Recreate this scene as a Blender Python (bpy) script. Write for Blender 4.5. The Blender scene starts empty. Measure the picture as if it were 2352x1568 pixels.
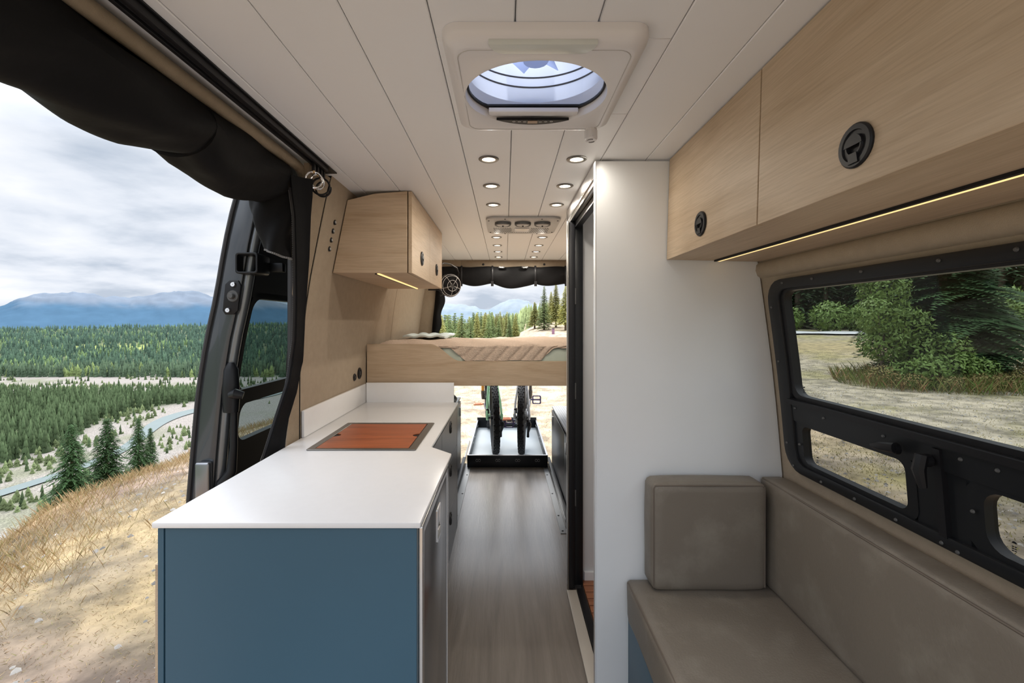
import bpy, bmesh, math, random
import numpy as np
from mathutils import Vector, Matrix

random.seed(7)
rng = np.random.default_rng(11)
C = bpy.context.scene.collection
PI = math.pi

# ------------------------------------------------------------------ camera
CAMZ, F, VX, VY = 1.33, 1045.0, 1160.0, 740.0       # eye height over the van floor, focal length in pixels of the 2352 frame
cam_d = bpy.data.cameras.new('camera')
cam = bpy.data.objects.new('camera', cam_d)
C.objects.link(cam)
cam.location = (0, 0, CAMZ)
cam.rotation_euler = (PI / 2, 0, 0)
cam_d.sensor_width = 36.0
cam_d.lens = F / 2352 * 36
cam_d.shift_x = (1176 - VX) / 2352
cam_d.shift_y = (VY - 784) / 2352
cam_d.clip_start = 0.02
cam_d.clip_end = 40000
sc = bpy.context.scene
sc.camera = cam
sc.view_settings.view_transform = 'Standard'
sc.view_settings.look = 'None'
sc.view_settings.exposure = 0.50
sc.view_settings.gamma = 1.0
sc.view_settings.use_curve_mapping = False

# ------------------------------------------------------------------ sky and sun (overcast)
SKY_GAIN = 0.88
w = bpy.data.worlds.new('overcast_sky')
sc.world = w
w.use_nodes = True
nt = w.node_tree
N, L = nt.nodes, nt.links
for n in list(N):
    N.remove(n)


def wn(t, **k):
    n = N.new(t)
    for a, b in k.items():
        setattr(n, a, b)
    return n


tc = wn('ShaderNodeTexCoord')
sp = wn('ShaderNodeSeparateXYZ')
L.new(tc.outputs['Generated'], sp.inputs[0])
zc = wn('ShaderNodeMath', operation='MAXIMUM'); zc.inputs[1].default_value = 0.0
L.new(sp.outputs['Z'], zc.inputs[0])
za = wn('ShaderNodeMath', operation='ADD'); za.inputs[1].default_value = 0.20
L.new(zc.outputs[0], za.inputs[0])
dx = wn('ShaderNodeMath', operation='DIVIDE'); L.new(sp.outputs['X'], dx.inputs[0]); L.new(za.outputs[0], dx.inputs[1])
dy = wn('ShaderNodeMath', operation='DIVIDE'); L.new(sp.outputs['Y'], dy.inputs[0]); L.new(za.outputs[0], dy.inputs[1])
cb = wn('ShaderNodeCombineXYZ'); L.new(dx.outputs[0], cb.inputs[0]); L.new(dy.outputs[0], cb.inputs[1])
cn = wn('ShaderNodeTexNoise'); cn.inputs['Scale'].default_value = 1.35; cn.inputs['Detail'].default_value = 8
cn.inputs['Roughness'].default_value = 0.52; cn.inputs['Distortion'].default_value = 0.15
L.new(cb.outputs[0], cn.inputs['Vector'])
cr = wn('ShaderNodeValToRGB')
e = cr.color_ramp.elements
e[0].position = 0.36; e[0].color = (0.44, 0.50, 0.59, 1)
e[1].position = 0.61; e[1].color = (0.82, 0.835, 0.86, 1)
m = e.new(0.47); m.color = (0.66, 0.70, 0.77, 1)
L.new(cn.outputs['Fac'], cr.inputs[0])
zr = wn('ShaderNodeMapRange'); zr.inputs['From Min'].default_value = 0.28; zr.inputs['From Max'].default_value = 1.0
zr.inputs['To Min'].default_value = 1.0; zr.inputs['To Max'].default_value = 4.0
L.new(sp.outputs['Z'], zr.inputs['Value'])
bg = wn('ShaderNodeBackground')
L.new(cr.outputs[0], bg.inputs['Color'])
gm = wn('ShaderNodeMath', operation='MULTIPLY'); gm.inputs[1].default_value = SKY_GAIN
L.new(zr.outputs[0], gm.inputs[0])
L.new(gm.outputs[0], bg.inputs['Strength'])
wo = wn('ShaderNodeOutputWorld')
L.new(bg.outputs[0], wo.inputs[0])

sun_d = bpy.data.lights.new('veiled_sun', 'SUN')
sun_d.energy = 2.4
sun_d.angle = math.radians(24)
sun_d.color = (1.0, 0.96, 0.9)
sun = bpy.data.objects.new('veiled_sun', sun_d)
C.objects.link(sun)
sun.rotation_euler = Vector((0.20, -0.70, -0.75)).to_track_quat('-Z', 'Y').to_euler()
PUCK_W = 0.9                                           # watts of each recessed ceiling lamp


# ------------------------------------------------------------------ materials
def mat(name, col, rough=0.5, metal=0.0, var=0.0, vscale=(8, 8, 8), col2=None, bump=0.0, bscale=60.0, bvec=(1, 1, 1), emit=None, estr=0.0,
        detail=5, pos=(0.3, 0.7), attr=None, coat=0.0, spec=0.5, rnd=0.0, distort=0.0, crough=0.03):
    mt = bpy.data.materials.new(name)
    mt.use_nodes = True
    n, l = mt.node_tree.nodes, mt.node_tree.links
    b = n['Principled BSDF']
    b.inputs['Base Color'].default_value = (*col, 1)
    b.inputs['Roughness'].default_value = rough
    b.inputs['Metallic'].default_value = metal
    b.inputs['Coat Weight'].default_value = coat
    b.inputs['Coat Roughness'].default_value = crough
    b.inputs['Specular IOR Level'].default_value = spec
    tc = None
    src = None
    if attr:
        a = n.new('ShaderNodeAttribute'); a.attribute_name = attr
        src = a.outputs['Color']
    if col2 is not None or var:
        tc = n.new('ShaderNodeTexCoord')
        mp = n.new('ShaderNodeMapping'); mp.inputs['Scale'].default_value = vscale
        l.new(tc.outputs['Object'], mp.inputs[0])
        no = n.new('ShaderNodeTexNoise'); no.inputs['Scale'].default_value = 1.0; no.inputs['Detail'].default_value = detail
        no.inputs['Roughness'].default_value = 0.6; no.inputs['Distortion'].default_value = distort
        l.new(mp.outputs[0], no.inputs['Vector'])
        r = n.new('ShaderNodeValToRGB')
        r.color_ramp.elements[0].position, r.color_ramp.elements[1].position = pos
        c2 = col2 if col2 is not None else tuple(c * (1 - var) for c in col)
        if attr:
            r.color_ramp.elements[0].color = (1 - var, 1 - var, 1 - var, 1)
            r.color_ramp.elements[1].color = (1 + var * .5, 1 + var * .5, 1 + var * .5, 1)
            mx = n.new('ShaderNodeMix'); mx.data_type = 'RGBA'; mx.blend_type = 'MULTIPLY'; mx.inputs['Factor'].default_value = 1
            l.new(no.outputs['Fac'], r.inputs[0]); l.new(src, mx.inputs['A']); l.new(r.outputs[0], mx.inputs['B'])
            src = mx.outputs['Result']
        else:
            r.color_ramp.elements[0].color = (*c2, 1)
            r.color_ramp.elements[1].color = (*col, 1)
            l.new(no.outputs['Fac'], r.inputs[0])
            src = r.outputs[0]
    if rnd:
        oi = n.new('ShaderNodeObjectInfo')
        hs = n.new('ShaderNodeHueSaturation')
        mr = n.new('ShaderNodeMapRange'); mr.inputs['To Min'].default_value = 1 - rnd; mr.inputs['To Max'].default_value = 1 + rnd
        l.new(oi.outputs['Random'], mr.inputs['Value']); l.new(mr.outputs[0], hs.inputs['Value'])
        if src is not None:
            l.new(src, hs.inputs['Color'])
        else:
            hs.inputs['Color'].default_value = (*col, 1)
        src = hs.outputs[0]
    if src is not None:
        l.new(src, b.inputs['Base Color'])
    if bump:
        if tc is None:
            tc = n.new('ShaderNodeTexCoord')
        mp2 = n.new('ShaderNodeMapping'); mp2.inputs['Scale'].default_value = tuple(bscale * v for v in bvec)
        l.new(tc.outputs['Object'], mp2.inputs[0])
        nb = n.new('ShaderNodeTexNoise'); nb.inputs['Scale'].default_value = 1; nb.inputs['Detail'].default_value = 3
        l.new(mp2.outputs[0], nb.inputs['Vector'])
        bp = n.new('ShaderNodeBump'); bp.inputs['Strength'].default_value = bump; bp.inputs['Distance'].default_value = 0.01
        l.new(nb.outputs['Fac'], bp.inputs['Height']); l.new(bp.outputs[0], b.inputs['Normal'])
    if emit:
        b.inputs['Emission Color'].default_value = (*emit, 1)
        b.inputs['Emission Strength'].default_value = estr
    return mt


def oak(name, grain, light=(0.58, 0.445, 0.315), dark=(0.48, 0.35, 0.23), rough=0.5, big=1.0):
    """light oak laminate: fine pores, long streaks and sparse darker knots along the grain axis"""
    mt = bpy.data.materials.new(name); mt.use_nodes = True
    n, l = mt.node_tree.nodes, mt.node_tree.links
    b = n['Principled BSDF']; b.inputs['Roughness'].default_value = rough; b.inputs['Specular IOR Level'].default_value = 0.3
    tc = n.new('ShaderNodeTexCoord')

    def noise(sx, det, dis=0.0):
        mp = n.new('ShaderNodeMapping')
        s = [sx[1]] * 3; s[grain] = sx[0]
        mp.inputs['Scale'].default_value = s
        l.new(tc.outputs['Object'], mp.inputs[0])
        no = n.new('ShaderNodeTexNoise'); no.inputs['Scale'].default_value = 1; no.inputs['Detail'].default_value = det
        no.inputs['Roughness'].default_value = 0.6; no.inputs['Distortion'].default_value = dis
        l.new(mp.outputs[0], no.inputs['Vector'])
        return no.outputs['Fac']
    a = noise((1.0 * big, 9 * big), 7, 1.6)
    p = noise((9 * big, 240 * big), 3)
    r = n.new('ShaderNodeValToRGB')
    r.color_ramp.elements[0].position = 0.30; r.color_ramp.elements[0].color = (*dark, 1)
    r.color_ramp.elements[1].position = 0.56; r.color_ramp.elements[1].color = (*light, 1)
    l.new(a, r.inputs[0])
    r2 = n.new('ShaderNodeValToRGB')
    r2.color_ramp.elements[0].position = 0.3; r2.color_ramp.elements[0].color = (0.84, 0.83, 0.81, 1)
    r2.color_ramp.elements[1].position = 0.6; r2.color_ramp.elements[1].color = (1, 1, 1, 1)
    l.new(p, r2.inputs[0])
    mx = n.new('ShaderNodeMix'); mx.data_type = 'RGBA'; mx.blend_type = 'MULTIPLY'; mx.inputs['Factor'].default_value = 1
    l.new(r.outputs[0], mx.inputs['A']); l.new(r2.outputs[0], mx.inputs['B'])
    l.new(mx.outputs['Result'], b.inputs['Base Color'])
    return mt


def glass(name, tint, gloss=0.03):
    mt = bpy.data.materials.new(name); mt.use_nodes = True
    n, l = mt.node_tree.nodes, mt.node_tree.links
    n.remove(n['Principled BSDF'])
    t = n.new('ShaderNodeBsdfTransparent'); t.inputs[0].default_value = (*tint, 1)
    g = n.new('ShaderNodeBsdfGlossy'); g.inputs['Roughness'].default_value = 0.02
    lw = n.new('ShaderNodeLayerWeight'); lw.inputs[0].default_value = 0.5
    pw = n.new('ShaderNodeMath'); pw.operation = 'POWER'; pw.inputs[1].default_value = 5
    fr = n.new('ShaderNodeMath'); fr.operation = 'MULTIPLY_ADD'; fr.inputs[1].default_value = 0.7; fr.inputs[2].default_value = gloss
    l.new(lw.outputs['Facing'], pw.inputs[0]); l.new(pw.outputs[0], fr.inputs[0])
    mx = n.new('ShaderNodeMixShader')
    l.new(fr.outputs[0], mx.inputs[0]); l.new(t.outputs[0], mx.inputs[1]); l.new(g.outputs[0], mx.inputs[2])
    l.new(mx.outputs[0], n['Material Output'].inputs[0])
    return mt


M = {}
M['ceil'] = mat('white_plank', (0.84, 0.85, 0.865), 0.42)
M['ceilback'] = mat('plank_backing', (0.42, 0.40, 0.38), 0.8)
M['white'] = mat('white_laminate', (0.87, 0.89, 0.905), 0.28, var=0.04, vscale=(2, 2, 2))
M['shower'] = mat('shower_liner', (0.72, 0.72, 0.73), 0.35)
M['counter'] = mat('white_solid_surface', (0.86, 0.855, 0.86), 0.22, var=0.02, vscale=(40, 40, 40))
M['oak_y'] = oak('oak_laminate_lengthwise', 1)
M['oak_x'] = oak('oak_laminate_crosswise', 0)
M['fabric'] = mat('beige_wall_cloth', (0.40, 0.32, 0.235), 0.95, var=0.10, vscale=(30, 30, 30), bump=0.25, bscale=420)
M['fabric2'] = mat('tan_pillar_cloth', (0.34, 0.265, 0.185), 0.95, var=0.12, vscale=(30, 30, 30), bump=0.3, bscale=420)
M['blue'] = mat('deep_blue_laminate', (0.043, 0.110, 0.165), 0.42, var=0.05, vscale=(3, 3, 3))
M['darkgrey'] = mat('charcoal_laminate', (0.075, 0.078, 0.085), 0.35)
M['steelgrey'] = mat('brushed_grey_door', (0.30, 0.31, 0.33), 0.22, metal=0.85, var=0.08, vscale=(2, 40, 2))
M['alu'] = mat('aluminium', (0.72, 0.72, 0.72), 0.25, metal=1.0)
M['chrome'] = mat('bright_steel', (0.85, 0.85, 0.86), 0.12, metal=1.0)
M['brass'] = mat('brass', (0.75, 0.55, 0.3), 0.25, metal=1.0)
M['black'] = mat('black_plastic', (0.010, 0.010, 0.012), 0.42, spec=0.3)
M['blackm'] = mat('black_painted_metal', (0.011, 0.012, 0.014), 0.36, spec=0.3)
M['blackcloth'] = mat('black_cover_cloth', (0.005, 0.005, 0.006), 0.7, bump=0.3, bscale=14, var=0.3, vscale=(6, 6, 6), spec=0.2)
M['rubber'] = mat('tyre_rubber', (0.022, 0.022, 0.024), 0.75)
M['rubber2'] = mat('door_seal_rubber', (0.03, 0.03, 0.033), 0.5)
M['bodypaint_highlight'] = mat('highlit_door_return', (0.22, 0.24, 0.26), 0.3, metal=0.7)  # lighter copy of the body paint, standing in for the sky's reflection
M['ribtop'] = mat('pale_grey_ribbed_top', (0.50, 0.51, 0.52), 0.4, metal=0.3)
M['bodypaint'] = mat('graphite_body_paint', (0.055, 0.062, 0.070), 0.22, metal=0.4, coat=0.6)
M['leather'] = mat('taupe_vegan_leather', (0.195, 0.165, 0.132), 0.5, col2=(0.262, 0.232, 0.190), vscale=(7, 7, 7), pos=(0.25, 0.5), detail=8,
                   bump=0.12, bscale=180)
M['thread'] = mat('seam_piping', (0.15, 0.12, 0.095), 0.6)
M['rim'] = mat('dark_steel_rim', (0.20, 0.19, 0.175), 0.35, metal=0.8)
M['redwood'] = mat('red_brown_board', (0.42, 0.105, 0.035), 0.32, col2=(0.20, 0.045, 0.018), vscale=(2.2, 22, 22), pos=(0.3, 0.62), detail=7, distort=0.8)
M['teak'] = mat('teak', (0.36, 0.15, 0.075), 0.5, col2=(0.24, 0.09, 0.045), vscale=(3, 40, 40))
M['floor'] = mat('grey_oak_vinyl', (0.255, 0.222, 0.192), 0.34, col2=(0.165, 0.142, 0.122), vscale=(22, 1.6, 1), pos=(0.32, 0.66), detail=7, bump=0.10, spec=0.7, coat=0.9, crough=0.20,
                 bscale=40, bvec=(4, .3, 1), distort=0.4)
M['fanwhite'] = mat('white_abs', (0.74, 0.73, 0.74), 0.35)
M['fanlens'] = mat('frosted_lamp_lens', (0.62, 0.65, 0.62), 0.25)
M['grey'] = mat('grey_plastic', (0.47, 0.46, 0.45), 0.4)
M['zip'] = mat('zip_metal', (0.20, 0.20, 0.20), 0.4)
M['dkgrey'] = mat('dark_grey_plastic', (0.09, 0.09, 0.09), 0.4)
M['sill'] = mat('pale_sill_strip', (0.50, 0.46, 0.41), 0.4)
M['lcd'] = mat('unlit_lcd', (0.34, 0.24, 0.17), 0.3)
M['display'] = mat('pale_lcd', (0.72, 0.68, 0.58), 0.3)
M['print'] = mat('white_print', (0.75, 0.75, 0.75), 0.5)
M['goldprint'] = mat('gold_print', (0.75, 0.55, 0.38), 0.5)
M['lamp'] = mat('lit_lamp_lens', (1, 0.95, 0.85), 0.4, emit=(1.0, 0.86, 0.66), estr=6.0)
M['led'] = mat('lit_led_strip', (1, 0.8, 0.5), 0.4, emit=(1.0, 0.66, 0.26), estr=0.85)
M['tray'] = mat('grey_tray_deck', (0.46, 0.51, 0.54), 0.42, var=0.08, vscale=(4, 4, 4))
M['plate'] = mat('grey_rail_plate', (0.26, 0.27, 0.28), 0.4, metal=0.3)
M['mattress'] = mat('pale_green_sheet', (0.50, 0.55, 0.47), 0.9, var=0.05, vscale=(20, 20, 20))
M['blanket'] = mat('dusty_tan_quilt', (0.62, 0.485, 0.385), 0.95, var=0.18, vscale=(70, 70, 70), bump=0.6, bscale=150)
M['sheetblue'] = mat('pale_blue_sheet', (0.62, 0.70, 0.70), 0.9)
M['green'] = mat('mint_bike_paint', (0.32, 0.62, 0.36), 0.3)
M['greyframe'] = mat('silver_bike_paint', (0.45, 0.46, 0.49), 0.3, metal=0.2)
M['gold'] = mat('gold_fork_tube', (0.70, 0.32, 0.06), 0.25, metal=0.7)
M['bronze'] = mat('brown_fork_leg', (0.09, 0.075, 0.065), 0.4)
M['purple'] = mat('dark_purple_pedal', (0.045, 0.032, 0.10), 0.35)
M['orange'] = mat('orange_pedal', (0.75, 0.25, 0.12), 0.4)
M['red'] = mat('red_plastic', (0.7, 0.08, 0.03), 0.35)
M['post'] = mat('faded_purple_post', (0.30, 0.16, 0.25), 0.7)
M['win_tint'] = glass('tinted_window_glass', (0.56, 0.58, 0.55))
M['door_tint'] = glass('dark_privacy_glass', (0.24, 0.285, 0.285))
M['low_tint'] = glass('darker_slider_glass', (0.36, 0.36, 0.345))
M['meshscreen'] = glass('insect_screen', (0.80, 0.82, 0.86), 0.0)
M['ground'] = mat('hillside_ground', (0.4, 0.3, 0.2), 0.95, attr='Col', var=0.55, vscale=(2.6, 2.6, 2.6), detail=12, bump=1.0, bscale=14, pos=(0.36, 0.64))
M['water'] = mat('glacial_river_water', (0.17, 0.21, 0.21), 0.4, spec=0.15, var=0.1, vscale=(.05, .05, .05))
M['road'] = mat('pale_gravel_road', (0.42, 0.44, 0.46), 0.9, var=0.12, vscale=(1, 1, 1))
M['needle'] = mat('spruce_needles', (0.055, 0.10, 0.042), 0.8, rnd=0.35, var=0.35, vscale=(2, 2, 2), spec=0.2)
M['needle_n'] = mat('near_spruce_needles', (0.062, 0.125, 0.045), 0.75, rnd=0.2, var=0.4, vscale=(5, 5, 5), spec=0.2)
M['needle_r'] = mat('hazy_green_needles', (0.34, 0.42, 0.18), 0.8, rnd=0.35, var=0.3, vscale=(2, 2, 2), spec=0.1)  # pale tone carries the haze and glare behind the van
M['needle_y'] = mat('brightened_pine_needles', (0.62, 0.60, 0.22), 0.8, rnd=0.3, var=0.3, vscale=(2, 2, 2), spec=0.2)  # tone raised against backlight, overexposure put into the colour
M['treemass'] = mat('forest_needles', (0.05, 0.09, 0.04), 0.85, attr='Col', spec=0.1)
M['bark'] = mat('conifer_bark', (0.17, 0.13, 0.10), 0.9, var=0.3, vscale=(4, 4, 1))
M['leaf'] = mat('shrub_leaves', (0.17, 0.27, 0.065), 0.6, rnd=0.15, var=0.35, vscale=(3, 3, 3), spec=0.3)
M['herb'] = mat('weed_leaves', (0.16, 0.19, 0.06), 0.7, col2=(0.24, 0.15, 0.07), vscale=(2.5, 2.5, 2.5), spec=0.2)
M['weeds'] = mat('weeds', (0.20, 0.20, 0.09), 0.8, attr='Col', spec=0.1)
M['straw'] = mat('dry_straw', (0.6, 0.42, 0.2), 0.8, attr='Col', spec=0.1)
M['stone'] = mat('pebble', (0.42, 0.39, 0.35), 0.9, attr='Col', var=0.2, vscale=(9, 9, 9))
M['mountain'] = mat('hazed_mountain_rock', (0.3, 0.36, 0.43), 1.0, attr='Col', var=0.12, vscale=(.004, .004, .004), detail=8, spec=0.0)  # vertex colours carry the distance haze
M['bag'] = mat('black_nylon', (0.03, 0.032, 0.035), 0.45, bump=0.4, bscale=30)
M['pm'] = mat('clear_smoke_lid', (0.70, 0.74, 0.86), 0.5)


def translucent(name, col):
    mt = bpy.data.materials.new(name); mt.use_nodes = True
    n, l = mt.node_tree.nodes, mt.node_tree.links
    n.remove(n['Principled BSDF'])
    a = n.new('ShaderNodeBsdfTranslucent'); a.inputs[0].default_value = (*col, 1)
    d = n.new('ShaderNodeBsdfDiffuse'); d.inputs[0].default_value = (*col, 1)
    mx = n.new('ShaderNodeMixShader'); mx.inputs[0].default_value = 0.35
    l.new(a.outputs[0], mx.inputs[1]); l.new(d.outputs[0], mx.inputs[2])
    l.new(mx.outputs[0], n['Material Output'].inputs[0])
    return mt


M['lid'] = translucent('translucent_fan_lid', (0.78, 0.83, 0.95))


# ------------------------------------------------------------------ mesh helpers
def org(p):
    v = Vector((0, 0, 0))
    while p is not None:
        v += p.location
        p = p.parent
    return v


class MB:
    def __init__(s):
        s.v, s.f = [], []

    def add(s, vs, fs):
        o = len(s.v)
        s.v += [tuple(q) for q in vs]
        s.f += [tuple(i + o for i in f) for f in fs]
        return s

    def box(s, x0, x1, y0, y1, z0, z1):
        return s.add([(x0, y0, z0), (x1, y0, z0), (x1, y1, z0), (x0, y1, z0), (x0, y0, z1), (x1, y0, z1), (x1, y1, z1), (x0, y1, z1)],
                     [(0, 3, 2, 1), (4, 5, 6, 7), (0, 1, 5, 4), (1, 2, 6, 5), (2, 3, 7, 6), (3, 0, 4, 7)])

    def prism(s, poly, axis, a, b):
        n = len(poly)

        def P(p, t):
            return (t, p[0], p[1]) if axis == 'X' else (p[0], t, p[1]) if axis == 'Y' else (p[0], p[1], t)
        vs = [P(p, a) for p in poly] + [P(p, b) for p in poly]
        fs = [tuple(range(n))[::-1], tuple(range(n, 2 * n))] + [(i, (i + 1) % n, n + (i + 1) % n, n + i) for i in range(n)]
        return s.add(vs, fs)

    def tube(s, pts, r, n=10, cap=True, closed=False, flat=(1, 1)):
        pts = [Vector(p) for p in pts]
        k = len(pts)
        rs = r if isinstance(r, (list, tuple)) else [r] * k
        rings = []
        up = None
        for i, p in enumerate(pts):
            if closed:
                d = pts[(i + 1) % k] - pts[i - 1]
            else:
                d = pts[min(i + 1, k - 1)] - pts[max(i - 1, 0)]
            if d.length < 1e-9:
                d = Vector((0, 0, 1))
            d.normalize()
            if up is None:
                up = Vector((0, 0, 1)) if abs(d.z) < 0.9 else Vector((0, 1, 0))
            x = d.cross(up)
            if x.length < 1e-6:
                x = d.cross(Vector((1, 0, 0)))
            x.normalize(); y = x.cross(d).normalized(); up = y
            rings.append([p + x * (math.cos(2 * PI * j / n) * rs[i] * flat[0]) + y * (math.sin(2 * PI * j / n) * rs[i] * flat[1]) for j in range(n)])
        vs = [q for rg in rings for q in rg]
        fs = []
        for i in range(k if closed else k - 1):
            a, b = i * n, ((i + 1) % k) * n
            fs += [(a + j, a + (j + 1) % n, b + (j + 1) % n, b + j) for j in range(n)]
        if cap and not closed:
            fs += [tuple(range(n))[::-1], tuple(range((k - 1) * n, k * n))]
        return s.add(vs, fs)

    def lathe(s, prof, c=(0, 0, 0), axis='Z', n=24, sx=1.0, sy=1.0):
        """prof: (radius, height) pairs, turned about an axis through c"""
        vs = []
        for r, h in prof:
            for j in range(n):
                a = 2 * PI * j / n
                u, v = r * math.cos(a) * sx, r * math.sin(a) * sy
                q = (u, v, h) if axis == 'Z' else (h, u, v) if axis == 'X' else (u, h, v)
                vs.append((c[0] + q[0], c[1] + q[1], c[2] + q[2]))
        fs = []
        for i in range(len(prof) - 1):
            a, b = i * n, (i + 1) * n
            fs += [(a + j, a + (j + 1) % n, b + (j + 1) % n, b + j) for j in range(n)]
        if prof[0][0] > 1e-6:
            fs.append(tuple(range(n))[::-1])
        if prof[-1][0] > 1e-6:
            fs.append(tuple(range((len(prof) - 1) * n, len(prof) * n)))
        return s.add(vs, fs)

    def ringpair(s, outer, inner, fn, t0, t1):
        """solid ring between two outlines with equal point counts; fn(p, t) gives the point"""
        n = len(outer)
        vs = [fn(p, t0) for p in outer] + [fn(p, t0) for p in inner] + [fn(p, t1) for p in outer] + [fn(p, t1) for p in inner]
        fs = []
        for i in range(n):
            j = (i + 1) % n
            fs += [(i, j, n + j, n + i), (2 * n + i, 3 * n + i, 3 * n + j, 2 * n + j), (i, 2 * n + i, 2 * n + j, j), (n + i, n + j, 3 * n + j, 3 * n + i)]
        return s.add(vs, fs)

    def grid(s, fn, nu, nv):
        vs = [fn(i / nu, j / nv) for i in range(nu + 1) for j in range(nv + 1)]
        fs = [(i * (nv + 1) + j, (i + 1) * (nv + 1) + j, (i + 1) * (nv + 1) + j + 1, i * (nv + 1) + j + 1) for i in range(nu) for j in range(nv)]
        return s.add(vs, fs)

    def slab(s, fa, fb, nu, nv):
        """solid between two facing grids"""
        o = len(s.v)
        s.grid(fa, nu, nv)
        k = len(s.v) - o
        s.grid(fb, nu, nv)
        w_ = nv + 1
        rim = [i * w_ for i in range(nu + 1)] + [nu * w_ + j for j in range(1, w_)] + [i * w_ + nv for i in range(nu - 1, -1, -1)] + [j for j in range(nv - 1, 0, -1)]
        for a, b in zip(rim, rim[1:] + rim[:1]):
            s.f.append((o + a, o + b, o + k + b, o + k + a))
        return s

    def sphere(s, c, r, n=10, k=6, sq=(1, 1, 1)):
        prof = [(math.sin(PI * i / k), -math.cos(PI * i / k)) for i in range(k + 1)]
        o = len(s.v)
        s.lathe([(max(a, 1e-4), b) for a, b in prof], (0, 0, 0), 'Z', n)
        for i in range(o, len(s.v)):
            q = s.v[i]
            s.v[i] = (c[0] + q[0] * r * sq[0], c[1] + q[1] * r * sq[1], c[2] + q[2] * r * sq[2])
        return s

    def build(s, name, m, parent=None, smooth=False, bevel=0.0, seg=2, solid=0.0, ang=35, fixn=True):
        me = bpy.data.meshes.new(name)
        vs = s.v
        if parent is not None:
            o = org(parent)
            loc = Vector((0, 0, 0))
        else:
            a = np.array(vs)
            mn, mx = a.min(0), a.max(0)
            o = Vector(((mn[0] + mx[0]) / 2, (mn[1] + mx[1]) / 2, mn[2]))
            loc = o
        me.from_pydata([(q[0] - o.x, q[1] - o.y, q[2] - o.z) for q in vs], [], s.f)
        if bevel or solid or fixn:
            bm = bmesh.new(); bm.from_mesh(me)
            if fixn:
                bmesh.ops.recalc_face_normals(bm, faces=bm.faces)
            if solid:
                bmesh.ops.solidify(bm, geom=list(bm.faces), thickness=solid)
                bmesh.ops.recalc_face_normals(bm, faces=bm.faces)
            if bevel:
                ed = [e for e in bm.edges if len(e.link_faces) == 2 and e.calc_face_angle(0) > math.radians(ang)]
                if ed:
                    bmesh.ops.bevel(bm, geom=ed, offset=bevel, segments=seg, affect='EDGES', clamp_overlap=True, profile=0.5)
            bm.to_mesh(me); bm.free()
        if smooth or bevel:
            me.shade_smooth()
            me.set_sharp_from_angle(angle=math.radians(42))
        me.materials.append(m)
        ob = bpy.data.objects.new(name, me)
        C.objects.link(ob)
        if parent is not None:
            ob.parent = parent
        ob.location = loc
        return ob


def thing(name, label, cat, loc=(0, 0, 0), group=None):
    o = bpy.data.objects.new(name, None)
    o.empty_display_size = 0.05
    C.objects.link(o)
    o.location = loc
    return tag(o, label, cat, group)


def tag(o, label, cat, group=None):
    o['label'] = label
    o['category'] = cat
    if group:
        o['group'] = group
    return o


def struct(o, label=None):
    o['kind'] = 'structure'
    if label:
        o['label'] = label
    return o


def clone(root, loc=None, rot=None, label=None):
    r = root.copy(); C.objects.link(r)
    if loc is not None:
        r.location = loc
    if rot is not None:
        r.rotation_euler = rot
    if label:
        r['label'] = label
    for ch in list(root.children):
        c = ch.copy(); C.objects.link(c); c.parent = r
        for g in list(ch.children):
            d = g.copy(); C.objects.link(d); d.parent = c
    return r


def rrect(a0, a1, b0, b1, r, n=5, k=4):
    pts = []
    for (ca, cb, st, nx) in ((a1 - r, b1 - r, 0, 0), (a0 + r, b1 - r, 90, 0), (a0 + r, b0 + r, 180, 0), (a1 - r, b0 + r, 270, 0)):
        for i in range(n + 1):
            t = math.radians(st + 90 * i / n)
            pts.append((ca + r * math.cos(t), cb + r * math.sin(t)))
    out = []
    q = n + 1
    for c in range(4):
        out += pts[c * q:(c + 1) * q]
        a, b = pts[c * q + n], pts[((c + 1) * q) % (4 * q)]
        out += [(a[0] + (b[0] - a[0]) * i / k, a[1] + (b[1] - a[1]) * i / k) for i in range(1, k)]
    return out


def interp(tab, z):
    if z <= tab[0][0]:
        return tab[0][1]
    for (z0, x0), (z1, x1) in zip(tab, tab[1:]):
        if z <= z1:
            return x0 + (x1 - x0) * (z - z0) / (z1 - z0)
    return tab[-1][1]


LTAB = [(0, -.80), (1.18, -.797), (1.35, -.779), (1.5, -.757), (1.7, -.718), (1.85, -.687), (1.92, -.668)]
RTAB = [(0, .985), (.6, .982), (.8, .972), (1.0, .955), (1.18, .936), (1.35, .914), (1.535, .888), (1.7, .855), (1.92, .80)]


def XL(z):
    return interp(LTAB, z)


def XR(z):
    return interp(RTAB, z)


H = 1.90              # ceiling
PANEL_Y = 1.587       # shower partition
REAR_Y = 4.27         # rear doorway
FLR = -0.65           # ground under the van


# ================================================================== GROUND AND FAR LAND
def smooth01(t):
    t = np.clip(t, 0, 1)
    return t * t * (3 - 2 * t)


def vnoise(x, y, seed=0):
    """cheap value noise"""
    x = np.asarray(x, float); y = np.asarray(y, float)
    xi, yi = np.floor(x), np.floor(y)
    fx, fy = smooth01(x - xi), smooth01(y - yi)

    def h(a, b):
        s = np.sin(a * 127.1 + b * 311.7 + seed * 74.7) * 43758.5453
        return s - np.floor(s)
    return (h(xi, yi) * (1 - fx) + h(xi + 1, yi) * fx) * (1 - fy) + (h(xi, yi + 1) * (1 - fx) + h(xi + 1, yi + 1) * fx) * fy


def fbm(x, y, oct=4, seed=0):
    s, a, t = 0, 1.0, 0
    for o in range(oct):
        s = s + a * vnoise(x * 2 ** o, y * 2 ** o, seed + o); t += a; a *= 0.5
    return s / t


def edge_x(y):
    y = np.asarray(y, float)
    return -4.9 + 0.22 * np.clip(y - 10, 0, 32) + 0.06 * np.clip(y - 42, 0, 200) + 0.35 * np.sin(y * 0.6) + 0.2 * np.sin(y * 1.7 + 1)


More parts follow.
